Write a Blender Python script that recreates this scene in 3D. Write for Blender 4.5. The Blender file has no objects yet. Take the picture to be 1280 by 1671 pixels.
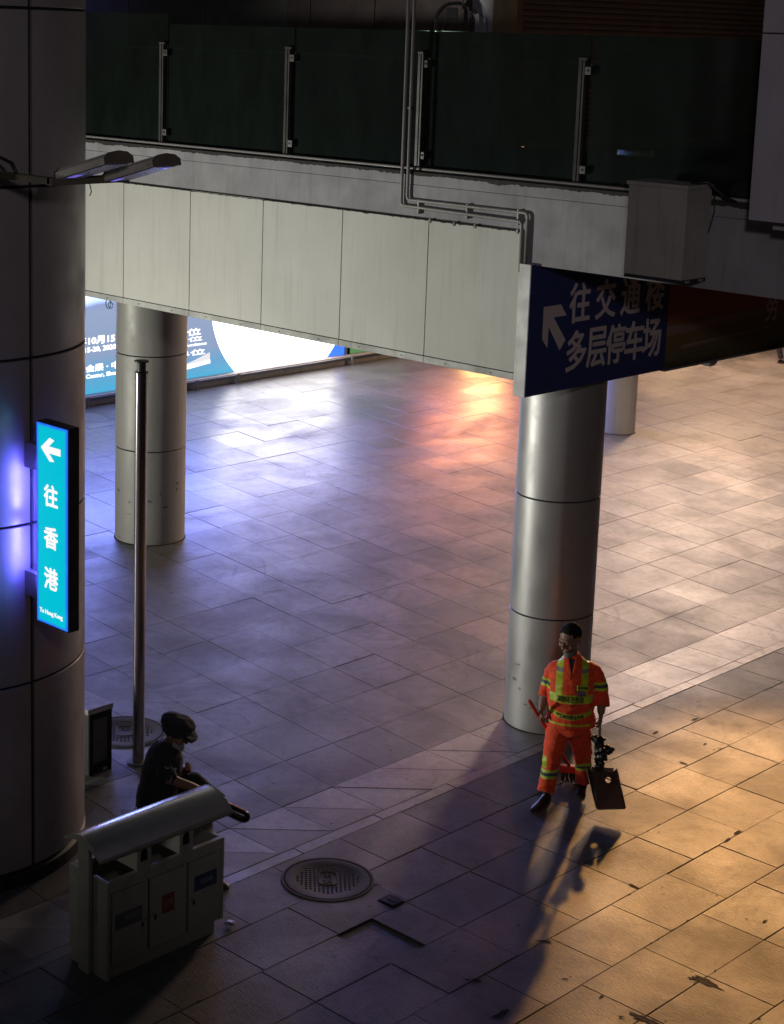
import bpy, bmesh, math, random
from mathutils import Vector, Matrix, noise
from mathutils.bvhtree import BVHTree
S = bpy.context.scene
COL = S.collection
rnd = random.Random(7)

# ---------------------------------------------------------------- camera
F_PX, W_PX, H_PX = 2894.734, 1280.0, 1671.0
PP = (512.162, 639.436)
PITCH, ROLL, YAW = math.radians(11.47606), math.radians(1.602195), math.radians(44.49796)
def camera():
    F = Vector((0, math.cos(PITCH), -math.sin(PITCH))); R0 = Vector((1, 0, 0)); U0 = R0.cross(F)
    c, s = math.cos(ROLL), math.sin(ROLL)
    R = c * R0 + s * U0; U = -s * R0 + c * U0
    dA = Vector((math.sin(YAW), math.cos(YAW), 0)); dB = Vector((math.cos(YAW), -math.sin(YAW), 0))
    M = Matrix((dB, dA, (0, 0, 1)))
    R, U, F = M @ R, M @ U, M @ F
    cd = bpy.data.cameras.new('camera'); co = bpy.data.objects.new('camera', cd); COL.objects.link(co)
    m = Matrix((R, U, -F)).transposed().to_4x4(); m.translation = Vector((0, 0, 6.8425)); co.matrix_world = m
    cd.sensor_fit = 'VERTICAL'; cd.sensor_height = 24.0; cd.lens = F_PX / H_PX * 24.0
    cd.shift_x = (W_PX / 2 - PP[0]) / H_PX; cd.shift_y = (PP[1] - H_PX / 2) / H_PX
    cd.clip_start = 0.1; cd.clip_end = 500
    S.camera = co
camera()

# ---------------------------------------------------------------- world, view
wd = bpy.data.worlds.new('World'); S.world = wd; wd.use_nodes = True
wn = wd.node_tree; bg = wn.nodes['Background']
sky = wn.nodes.new('ShaderNodeTexSky'); sky.sky_type = 'NISHITA'; sky.sun_disc = False
sky.sun_elevation = math.radians(-3.0); sky.sun_rotation = math.radians(200)
wn.links.new(sky.outputs[0], bg.inputs[0]); bg.inputs[1].default_value = 0.20
S.view_settings.view_transform = 'Standard'; S.view_settings.look = 'None'
S.view_settings.exposure = 0.0; S.view_settings.gamma = 1.0
S.cycles.use_denoising = True
S.cycles.max_bounces = 8; S.cycles.diffuse_bounces = 3; S.cycles.glossy_bounces = 4; S.cycles.transmission_bounces = 6
S.cycles.sample_clamp_indirect = 6.0
S.cycles.caustics_reflective = False; S.cycles.caustics_refractive = False

# ---------------------------------------------------------------- lamps
# power (W), colour, position, target, size or cone: each lamp hangs in a lamp housing built further down
LAMPS = {
    'key':   dict(p=7600, c=(1.0, .48, .13), at=(-13.7, 22.4, 4.35), to=(-5.6, 11.5, 0), cone=25, r=.15),
    'plaza_a': dict(p=380, c=(1.0, .74, .58), at=(-15.5, 24.5, 4.6), to=(-13.5, 21.5, 0), size=1.2),
    'plaza_b': dict(p=680, c=(1.0, .64, .40), at=(-20.0, 33.0, 5.5), to=(-18.5, 31.0, 0), size=1.5),
    'green': dict(p=215, c=(1.0, 1.0, .90), at=(-23.0, 0.0, 1.9), to=(-13.6, 13.0, 2.8), size=.6, spread=54),
    'street': dict(p=600, c=(.96, .87, .92), at=(-1.0, 2.5, 8.0), to=(-9.1, 11.8, 6.0), cone=74, r=.3),  # added fill for bridge slab and wall panel, not a known street lamp
}
def lamps():
    for n, L in LAMPS.items():
        spot = 'cone' in L
        ld = bpy.data.lights.new(n + '_light', 'SPOT' if spot else 'AREA')
        ld.energy = L['p']; ld.color = L['c']
        if spot:
            ld.spot_size = math.radians(L['cone']); ld.spot_blend = 1.0; ld.shadow_soft_size = L['r']
        else:
            ld.shape = 'DISK'; ld.size = L['size']; ld.spread = math.radians(L.get('spread', 150))
        o = bpy.data.objects.new(n + '_light', ld); COL.objects.link(o)
        o.location = L['at']
        o.rotation_euler = (Vector(L['to']) - Vector(L['at'])).to_track_quat('-Z', 'Y').to_euler()
        L['obj'] = o
lamps()

# ---------------------------------------------------------------- material helpers
def mat(name, col=(.5, .5, .5), rough=.5, metal=0.0, emit=None, es=0, spec=.5):
    m = bpy.data.materials.new(name); m.use_nodes = True
    b = m.node_tree.nodes['Principled BSDF']
    b.inputs['Base Color'].default_value = (*col, 1); b.inputs['Roughness'].default_value = rough
    b.inputs['Metallic'].default_value = metal; b.inputs['Specular IOR Level'].default_value = spec
    if emit:
        b.inputs['Emission Color'].default_value = (*emit, 1); b.inputs['Emission Strength'].default_value = es
    return m
def nd(m, t, **k):
    n = m.node_tree.nodes.new('ShaderNode' + t)
    for a, v in k.items():
        if a.startswith('i_'): n.inputs[a[2:].replace('_', ' ')].default_value = v
        else: setattr(n, a, v)
    return n
def lk(m, a, b): m.node_tree.links.new(a, b)
def ramp(m, fac, stops):
    r = nd(m, 'ValToRGB'); e = r.color_ramp.elements
    while len(e) < len(stops): e.new(.5)
    for x, (p, c) in zip(e, stops):
        x.position = p; x.color = (c, c, c, 1) if isinstance(c, (int, float)) else (*c, 1)
    lk(m, fac, r.inputs[0]); return r.outputs[0]
def ntex(m, vec, scale, detail=4, rough=.55, dist=0):
    n = nd(m, 'TexNoise', i_Scale=scale, i_Detail=detail, i_Roughness=rough, i_Distortion=dist)
    if vec: lk(m, vec, n.inputs['Vector'])
    return n.outputs['Fac']
def mapped(m, scale=(1, 1, 1), rot=(0, 0, 0), coord='Object'):
    t = nd(m, 'TexCoord'); mp = nd(m, 'Mapping'); mp.inputs['Scale'].default_value = scale; mp.inputs['Rotation'].default_value = rot
    lk(m, t.outputs[coord], mp.inputs[0]); return mp.outputs[0]
def worldpos(m, scale=(1, 1, 1), rot=(0, 0, 0)):
    t = nd(m, 'NewGeometry'); mp = nd(m, 'Mapping'); mp.inputs['Scale'].default_value = scale; mp.inputs['Rotation'].default_value = rot
    lk(m, t.outputs['Position'], mp.inputs[0]); return mp.outputs[0]
def mul(m, a, b, op='MULTIPLY'):
    n = nd(m, 'Math', operation=op)
    for i, x in enumerate((a, b)):
        if isinstance(x, (int, float)): n.inputs[i].default_value = x
        else: lk(m, x, n.inputs[i])
    return n.outputs[0]
def mixc(m, fac, a, b, mode='MIX'):
    n = nd(m, 'Mix', data_type='RGBA', blend_type=mode)
    for i, x in ((0, fac), (6, a), (7, b)):
        if isinstance(x, tuple): n.inputs[i].default_value = (*x, 1)
        elif isinstance(x, (int, float)): n.inputs[i].default_value = x
        else: lk(m, x, n.inputs[i])
    return n.outputs[2]
def bump(m, h, strength, dist=.01):
    b = nd(m, 'Bump', i_Strength=strength, i_Distance=dist); lk(m, h, b.inputs['Height'])
    lk(m, b.outputs[0], m.node_tree.nodes['Principled BSDF'].inputs['Normal'])
def P(m): return m.node_tree.nodes['Principled BSDF']

def worn(name, col, col2, rough=.6, metal=0, streak=True, sc=3.0, dirt=(.1, .09, .08), amt=.5, bs=.15, rv=.12):
    """paint or metal with vertical streaks, blotches and dust"""
    m = mat(name, col, rough, metal)
    a = ntex(m, worldpos(m), sc, 5, .6)
    v = ntex(m, worldpos(m, (9, 9, .55) if streak else (4, 4, 4)), 1.6, 5, .65)
    c = mixc(m, ramp(m, a, [(.35, 0.0), (.7, 1.0)]), col, col2)
    d = ramp(m, v, [(.52, 0.0), (.78, amt)])
    c = mixc(m, d, c, dirt)
    sp = ntex(m, worldpos(m), 45, 2, .5)
    c = mixc(m, ramp(m, sp, [(.70, 0.0), (.78, amt * .8)]), c, dirt)
    lk(m, c, P(m).inputs['Base Color'])
    lk(m, ramp(m, a, [(.3, max(rough - rv, .05)), (.75, min(rough + rv, 1))]), P(m).inputs['Roughness'])
    bump(m, ntex(m, worldpos(m), 30, 4, .6), bs, .004)
    return m

# granite paving: grey stone, one tone per tile, sawn grain, damp patches by the far wall
def stone(name, col, rough=.42, grain=1.0):
    m = mat(name, col, rough)
    at = nd(m, 'Attribute', attribute_name='tone', attribute_type='GEOMETRY')
    pos = worldpos(m)
    fine = ntex(m, pos, 170, 3, .75)
    blot = ntex(m, pos, 1.1, 6, .62, .4)
    mid = ntex(m, worldpos(m, (1, 1, 1), (0, 0, .6)), 9, 5, .7)
    c = mixc(m, ramp(m, fine, [(.36, 0.0), (.64, 1.0)]), tuple(x * .55 for x in col), tuple(min(x * 1.5, 1) for x in col))
    c = mixc(m, 1.0, c, at.outputs['Color'], 'MULTIPLY')
    c = mixc(m, ramp(m, blot, [(.40, 0.0), (.66, .62)]), c, tuple(x * .42 for x in col))
    c = mixc(m, ramp(m, mid, [(.50, 0.0), (.70, .45)]), c, tuple(x * .38 for x in col))
    gum = nd(m, 'TexVoronoi', i_Scale=2.3, i_Randomness=1.0); lk(m, pos, gum.inputs['Vector'])
    gd = ramp(m, gum.outputs['Distance'], [(.035, .75), (.055, 0.0)])
    c = mixc(m, gd, c, (.025, .023, .022))
    # dried water trails and scuffs
    tr = ntex(m, worldpos(m, (1.0, .7, 1)), .75, 3, .5, 1.6)
    tm = ntex(m, worldpos(m, (1, 1, 1), (0, 0, 1)), .45, 2, .5)
    c = mixc(m, mul(m, ramp(m, tr, [(.475, 0.0), (.495, .45), (.505, .45), (.53, 0.0)]), ramp(m, tm, [(.48, 0.0), (.6, 1.0)])), c, tuple(x * .35 for x in col))
    sc_ = ntex(m, worldpos(m, (2.2, .35, 1), (0, 0, .9)), 2.4, 5, .7)
    c = mixc(m, ramp(m, sc_, [(.55, 0.0), (.72, .35)]), c, tuple(x * .42 for x in col))
    lk(m, c, P(m).inputs['Base Color'])
    # damp film: smoother where the ground lies by the screen wall, dried edges drawn by noise
    sx = nd(m, 'SeparateXYZ'); g = nd(m, 'NewGeometry'); lk(m, g.outputs['Position'], sx.inputs[0])
    far = nd(m, 'MapRange', clamp=True); lk(m, sx.outputs['X'], far.inputs[0])
    for i, v in ((1, -15.2), (2, -19.5), (3, 0.0), (4, 1.0)): far.inputs[i].default_value = v
    wn_ = ntex(m, worldpos(m, (1.0, .55, 1)), .9, 6, .6, .8)
    wet = mul(m, far.outputs[0], ramp(m, wn_, [(.30, .25), (.55, 1.0)]))
    r0 = ramp(m, blot, [(.3, rough - .06), (.7, rough + .12)])
    ri = nd(m, 'Mix', data_type='FLOAT'); lk(m, wet, ri.inputs[0]); lk(m, r0, ri.inputs[2]); ri.inputs[3].default_value = .27
    ts = nd(m, 'SeparateColor'); lk(m, at.outputs['Color'], ts.inputs[0])
    tv = nd(m, 'MapRange', clamp=True); lk(m, ts.outputs['Green'], tv.inputs[0])
    for i, q in ((1, .75), (2, 1.25), (3, .05), (4, -.05)): tv.inputs[i].default_value = q
    lk(m, mul(m, ri.outputs[0], mul(m, tv.outputs[0], mul(m, mid, .10), 'ADD'), 'ADD'), P(m).inputs['Roughness'])
    h = mul(m, ntex(m, worldpos(m, (.28, 1, 1), (0, 0, .12)), 62, 4, .7), mul(m, ntex(m, pos, 120, 3, .7), .35), 'ADD')
    inv = nd(m, 'MapRange'); lk(m, wet, inv.inputs[0]); inv.inputs[3].default_value = min(.55 * grain, 1); inv.inputs[4].default_value = .12
    b = nd(m, 'Bump', i_Distance=.006); lk(m, inv.outputs[0], b.inputs['Strength']); lk(m, h, b.inputs['Height'])
    lk(m, b.outputs[0], P(m).inputs['Normal'])
    return m

M = {}
M['stone'] = stone('granite_paving', (.185, .18, .175), .46)
M['stone_front'] = stone('split_granite', (.155, .148, .14), .50, 1.5)
M['band'] = stone('pale_granite_band', (.44, .41, .40), .40)
M['mortar'] = worn('dark_joint_mortar', (.05, .047, .043), (.08, .074, .068), .9, streak=False)
M['hole'] = worn('dark_broken_stone', (.012, .011, .010), (.035, .032, .03), .95, streak=False, bs=.6)
M['clad'] = worn('cream_cladding', (.46, .455, .41), (.42, .415, .37), .62, amt=.48, dirt=(.27, .26, .22), rv=.02, sc=1.2)
M['trim'] = worn('aluminium_trim', (.30, .30, .275), (.24, .24, .22), .6, .1)
M['slab'] = worn('rendered_concrete', (.29, .28, .295), (.235, .225, .24), .8, amt=.55, dirt=(.17, .16, .165), bs=.35)
M['grime'] = worn('black_grime_shade', (.02, .019, .017), (.035, .032, .03), .95, streak=False, bs=.6)
M['pipe'] = worn('grey_conduit', (.27, .25, .24), (.20, .185, .18), .5)
M['post'] = worn('brown_grey_post', (.045, .04, .034), (.03, .027, .024), .8)
M['pillar'] = worn('pillar_metal_panel', (.42, .41, .40), (.37, .36, .355), .46, .55, amt=.32, dirt=(.22, .2, .17), bs=.06)
M['pillar_back'] = worn('pale_pillar_panel', (.52, .51, .46), (.46, .45, .41), .5, .15, amt=.3, dirt=(.2, .19, .16), bs=.08)
M['pillar_dark'] = worn('bronze_pillar_panel', (.40, .36, .37), (.34, .31, .32), .44, .5, amt=.1, bs=.05)
M['joint'] = mat('joint_black', (.008, .008, .008), .9)
M['black'] = worn('black_paint', (.015, .014, .017), (.025, .023, .026), .5, streak=False)
M['darkwall'] = worn('dark_wall_paint', (.10, .10, .095), (.075, .075, .072), .8)
M['darkred'] = worn('dark_red_wall', (.085, .055, .055), (.06, .045, .045), .7)
M['tan'] = worn('tan_wall', (.23, .14, .075), (.19, .12, .07), .7)
M['shutter'] = worn('shutter_metal', (.24, .15, .10), (.19, .13, .09), .5, .3, streak=False)
M['deck'] = worn('deck_floor', (.08, .085, .08), (.06, .06, .058), .7, streak=False)
M['boxl'] = worn('box_steel', (.40, .38, .34), (.33, .315, .285), .6, .2, amt=.5)
M['rwall'] = worn('lilac_grey_panel', (.36, .34, .38), (.32, .30, .34), .6, amt=.18)
M['chrome'] = mat('stainless_pole', (.52, .49, .50), .20, 1.0)
M['bin'] = worn('bin_sheet_steel', (.46, .465, .41), (.40, .405, .36), .5, .1, amt=.35, streak=False)
M['binroof'] = worn('bin_roof_steel', (.66, .65, .64), (.58, .57, .57), .24, .7, streak=False, amt=.3, bs=.04, rv=.04)
M['iron'] = worn('cast_iron', (.055, .05, .052), (.085, .08, .08), .75, .0, streak=False, bs=.4)
M['white_edge'] = worn('sign_edge', (.55, .54, .53), (.47, .46, .45), .5)
M['signblue'] = worn('navy_sign_film', (.036, .05, .17), (.03, .043, .145), .45, amt=.12)
M['letter'] = worn('sign_lettering', (.66, .58, .56), (.58, .51, .50), .6, amt=.2)
M['stool'] = mat('stool_plastic', (.05, .05, .06), .5)
M['dark_metal'] = worn('lamp_end_cast', (.10, .09, .07), (.14, .12, .09), .6, .3, streak=False)
M['lampside'] = worn('lamp_heat_sink', (.80, .77, .68), (.7, .67, .6), .5, .0, streak=False)

def banner_mat():
    m = mat('worn_banner_print', (.2, .1, .05), .5)
    v = worldpos(m); sx = nd(m, 'SeparateXYZ'); lk(m, v, sx.inputs[0])
    wob = ntex(m, worldpos(m, (1, .7, 4)), 2.2, 5, .6)
    z = mul(m, sx.outputs['Z'], mul(m, wob, .35), 'ADD')
    mr = nd(m, 'MapRange', clamp=True); lk(m, z, mr.inputs[0])
    for i, q in ((1, 3.72), (2, 4.75), (3, 0), (4, 1)): mr.inputs[i].default_value = q
    c = ramp(m, mr.outputs[0], [(0.0, (.025, .03, .03)), (.18, (.13, .11, .05)), (.42, (.22, .15, .055)), (.58, (.38, .12, .05)), (1.0, (.28, .09, .04))])
    lk(m, c, P(m).inputs['Base Color']); return m
M['banner'] = banner_mat()
M['bannerstripe'] = worn('banner_stripe', (.34, .21, .17), (.26, .16, .12), .5)

def glass_mat():
    m = mat('green_tinted_glass', (.35, .62, .52), .12)
    n = m.node_tree; out = n.nodes['Material Output']
    tr = nd(m, 'BsdfTransparent'); tr.inputs[0].default_value = (.50, .58, .53, 1)
    gl = nd(m, 'BsdfGlossy'); gl.inputs['Roughness'].default_value = .05; gl.inputs[0].default_value = (.8, .9, .85, 1)
    df = nd(m, 'BsdfDiffuse'); df.inputs[0].default_value = (.022, .030, .027, 1)
    m1 = nd(m, 'MixShader'); m2 = nd(m, 'MixShader')
    dust = ntex(m, worldpos(m, (2, 2, .7)), 2.0, 5, .6)
    lk(m, ramp(m, dust, [(.3, .25), (.7, .5)]), m1.inputs[0]); lk(m, tr.outputs[0], m1.inputs[1]); lk(m, df.outputs[0], m1.inputs[2])
    m2.inputs[0].default_value = .03; lk(m, m1.outputs[0], m2.inputs[1]); lk(m, gl.outputs[0], m2.inputs[2])
    lk(m, m2.outputs[0], out.inputs['Surface']); return m
M['glass'] = glass_mat()

def emis(name, col, s, gloss=.25):
    m = mat(name, (.05, .05, .05), gloss, emit=col, es=s); return m
# the lit advertising screen: artwork in z (blue at the foot, grey-blue, hidden top made up as strong violet-blue glow for the floor)
def screen_mat():
    m = mat('lit_screen_artwork', (.04, .04, .05), .3)
    v = worldpos(m); sx = nd(m, 'SeparateXYZ'); lk(m, v, sx.inputs[0])
    wob = ntex(m, worldpos(m, (1, .5, 1)), .8, 3, .5)
    z = mul(m, sx.outputs['Z'], mul(m, wob, .4), 'ADD')
    mr = nd(m, 'MapRange', clamp=True); lk(m, z, mr.inputs[0])
    for i, q in ((1, .3), (2, 4.6), (3, 0), (4, 1)): mr.inputs[i].default_value = q
    c = ramp(m, mr.outputs[0], [(0.0, (.06, .50, .78)), (.09, (.16, .42, .70)), (.16, (.30, .40, .60)), (.36, (.33, .42, .62)), (.60, (.20, .30, .95)), (1.0, (.25, .24, 1.0))])
    lk(m, c, P(m).inputs['Emission Color'])
    st = ramp(m, mr.outputs[0], [(0.0, .9), (.40, .95), (.55, 12.0), (1.0, 21.0)])
    lk(m, st, P(m).inputs['Emission Strength']); return m
M['screen'] = screen_mat()
M['screen_white'] = emis('lit_white_print', (1.0, .98, .94), 4.6)
M['screen_text'] = emis('lit_screen_lettering', (1, .98, .97), 1.6)
M['screen_wedge'] = emis('lit_blue_wedge', (.03, .16, .95), 1.5)
M['screen_swoosh'] = emis('lit_pale_swoosh', (.85, .83, .88), 1.0)
M['screen_green'] = emis('lit_green_panel', (.10, .26, .09), .9)
M['orange_sign'] = emis('lit_orange_sign', (1.0, .32, .17), 12)
M['hot_sign'] = emis('lit_shop_window', (1.0, .55, .18), 15)
M['yellow_sign'] = emis('lit_warm_sign', (1.0, .72, .34), 3)
def teal_mat():
    m = mat('lit_teal_face', (.02, .05, .06), .25)
    t = nd(m, 'TexCoord'); sx = nd(m, 'SeparateXYZ'); lk(m, t.outputs['Generated'], sx.inputs[0])
    def edge(o, w):
        a = mul(m, o, .5, 'SUBTRACT'); b = nd(m, 'Math', operation='ABSOLUTE'); lk(m, a, b.inputs[0])
        r = nd(m, 'MapRange', clamp=True, interpolation_type='SMOOTHSTEP'); lk(m, b.outputs[0], r.inputs[0]); r.inputs[1].default_value = .5 - w; r.inputs[2].default_value = .5
        return r.outputs[0]
    e = mul(m, edge(sx.outputs['X'], .10), edge(sx.outputs['Z'], .02), 'MAXIMUM')
    c = mixc(m, e, (.0, .50, .64), (.02, .13, .95))
    n = ntex(m, mapped(m), 5, 2, .5)
    c = mixc(m, ramp(m, n, [(.5, 0.0), (.8, .25)]), c, (.0, .62, .60))
    lk(m, c, P(m).inputs['Emission Color']); P(m).inputs['Emission Strength'].default_value = 1.05
    return m
M['teal'] = teal_mat()
M['teal_text'] = emis('lit_sign_lettering', (1, .97, .97), 1.0)
M['violet_led'] = emis('violet_led_strip', (.11, .11, 1.0), 60)
M['led_faint'] = emis('idle_led_board', (.16, .15, .30), .07)
M['led_spot'] = emis('glowing_led', (.25, .2, 1.0), .5)

# ---------------------------------------------------------------- mesh helpers
def link(o, parent=None):
    COL.objects.link(o)
    if parent: o.parent = parent
    return o
def mesh_obj(name, verts, faces, m=None, parent=None, smooth=False, mats=None, fm=None):
    me = bpy.data.meshes.new(name); me.from_pydata([tuple(v) for v in verts], [], faces); me.validate()
    for x in (mats or ([m] if m else [])): me.materials.append(x)
    if fm: me.polygons.foreach_set('material_index', fm)
    if smooth: me.polygons.foreach_set('use_smooth', [True] * len(me.polygons))
    return link(bpy.data.objects.new(name, me), parent)
def from_bm(name, bm, m=None, parent=None, smooth=False, mats=None):
    me = bpy.data.meshes.new(name); bm.normal_update(); bm.to_mesh(me); bm.free()
    for x in (mats or ([m] if m else [])): me.materials.append(x)
    if smooth:
        me.polygons.foreach_set('use_smooth', [True] * len(me.polygons))
    return link(bpy.data.objects.new(name, me), parent)
def tag(o, label=None, cat=None, group=None, kind=None):
    if label: o['label'] = label
    if cat: o['category'] = cat
    if group: o['group'] = group
    if kind: o['kind'] = kind
    return o
def thing(name, loc, label, cat, group=None, rz=0):
    o = bpy.data.objects.new(name, None); COL.objects.link(o); o.location = loc; o.rotation_euler = (0, 0, rz)
    o.empty_display_size = .2
    return tag(o, label, cat, group)
def bbox(bm, a, b, bev=0.0):
    """box between corners a and b, edges bevelled"""
    r = bmesh.ops.create_cube(bm, size=1)
    vs = r['verts']
    c = [(a[i] + b[i]) / 2 for i in range(3)]; s = [abs(b[i] - a[i]) for i in range(3)]
    for v in vs: v.co = Vector((c[0] + v.co.x * s[0], c[1] + v.co.y * s[1], c[2] + v.co.z * s[2]))
    if bev > 0:
        es = {e for v in vs for e in v.link_edges}
        bmesh.ops.bevel(bm, geom=list(es), offset=min(bev, min(s) * .45), segments=2, affect='EDGES', profile=.7)
def box(name, a, b, m, parent=None, bev=.004):
    bm = bmesh.new(); bbox(bm, a, b, bev); return from_bm(name, bm, m, parent)
def tube_bm(bm, pts, r, seg=12, cap=True):
    pts = [Vector(p) for p in pts]; rings = []
    n = len(pts); up = None
    rr = r if isinstance(r, (list, tuple)) else [r] * n
    for i, p in enumerate(pts):
        t = (pts[min(i + 1, n - 1)] - pts[max(i - 1, 0)]).normalized()
        if up is None: up = t.orthogonal().normalized()
        up = (up - t * up.dot(t)).normalized(); sd = t.cross(up)
        rings.append([bm.verts.new(p + rr[i] * (math.cos(2 * math.pi * k / seg) * up + math.sin(2 * math.pi * k / seg) * sd)) for k in range(seg)])
    for a, b in zip(rings, rings[1:]):
        for k in range(seg): bm.faces.new((a[k], a[(k + 1) % seg], b[(k + 1) % seg], b[k]))
    if cap: bm.faces.new(rings[0][::-1]); bm.faces.new(rings[-1])
def tube(name, pts, r, m, parent=None, seg=12, smooth=True):
    bm = bmesh.new(); tube_bm(bm, pts, r, seg); return from_bm(name, bm, m, parent, smooth)
def lathe(name, prof, m, parent=None, seg=48, cx=0, cy=0, a0=0, a1=2 * math.pi, closed=True, smooth=True):
    """profile [(r, z)] spun about z"""
    vs = []; fs = []; n = len(prof); full = abs(a1 - a0 - 2 * math.pi) < 1e-6
    k_ = seg if full else seg + 1
    for k in range(k_):
        a = a0 + (a1 - a0) * k / seg
        for r, z in prof: vs.append((cx + r * math.cos(a), cy + r * math.sin(a), z))
    for k in range(seg):
        k2 = (k + 1) % k_
        for j in range(n - 1): fs.append((k * n + j, k2 * n + j, k2 * n + j + 1, k * n + j + 1))
        if closed: fs.append((k * n + n - 1, k2 * n + n - 1, k2 * n, k * n))
    if closed and not full:
        fs.append(tuple(range(n))); fs.append(tuple(range((k_ - 1) * n, k_ * n))[::-1])
    o = mesh_obj(name, vs, fs, m, parent)
    if smooth:
        bm = bmesh.new(); bm.from_mesh(o.data)
        for f in bm.faces: f.smooth = True
        for e in bm.edges:
            if len(e.link_faces) == 2 and e.calc_face_angle(0) > math.radians(32): e.smooth = False
        bm.to_mesh(o.data); bm.free()
    return o
def text_geo(s, bold=.012, res=3):
    cu = bpy.data.curves.new('lettering', 'FONT'); cu.body = s; cu.size = 1; cu.resolution_u = res
    o = bpy.data.objects.new('lettering_source', cu); COL.objects.link(o)
    bpy.context.view_layer.update()
    me = bpy.data.meshes.new_from_object(o.evaluated_get(bpy.context.evaluated_depsgraph_get()))
    vs = [v.co.copy() for v in me.vertices]; fs = [tuple(p.vertices) for p in me.polygons]
    bpy.data.objects.remove(o); bpy.data.curves.remove(cu); bpy.data.meshes.remove(me)
    return vs, fs
def text(name, s, o0, ux, uy, w, h, m, parent, depth=.003, bold=.012):
    """lettering fitted into a w x h box at corner o0, spanned by unit vectors ux, uy; given real thickness"""
    vs, fs = text_geo(s, bold)
    x0 = min(v.x for v in vs); x1 = max(v.x for v in vs); y0 = min(v.y for v in vs); y1 = max(v.y for v in vs)
    ux, uy, o0 = Vector(ux), Vector(uy), Vector(o0); n = ux.cross(uy)
    bm = bmesh.new(); q = bold * min(w / (x1 - x0), h / (y1 - y0)); k_ = 0
    sh = [(0, 0)] + ([(q, 0), (-q, 0), (0, q), (0, -q), (q * .7, q * .7), (-q * .7, q * .7), (q * .7, -q * .7), (-q * .7, -q * .7)] if bold > .013 else [])
    for dx, dy in sh:
        lift = depth * (1 - .07 * k_); k_ += 1
        bv = [bm.verts.new(o0 + ux * ((v.x - x0) / (x1 - x0) * w + dx) + uy * ((v.y - y0) / (y1 - y0) * h + dy) + n * lift) for v in vs]
        for f in fs:
            try: bm.faces.new([bv[i] for i in f])
            except ValueError: pass
    r = bmesh.ops.extrude_face_region(bm, geom=bm.faces[:])
    for g in r['geom']:
        if isinstance(g, bmesh.types.BMVert): g.co -= n * (depth * .8)
    return from_bm(name, bm, m, parent)
def plate(name, poly, o0, ux, uy, m, parent, depth=.003):
    """flat plate of an outline in the plane o0 + ux*u + uy*v, with thickness"""
    ux, uy, o0 = Vector(ux), Vector(uy), Vector(o0); n = ux.cross(uy); k = len(poly)
    a = [o0 + ux * u + uy * v + n * depth for u, v in poly]; b = [p - n * (depth * .8) for p in a]
    return mesh_obj(name, a + b, [tuple(range(k)), tuple(range(2 * k - 1, k - 1, -1))] + [(i, k + i, k + (i + 1) % k, (i + 1) % k) for i in range(k)], m, parent)

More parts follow.
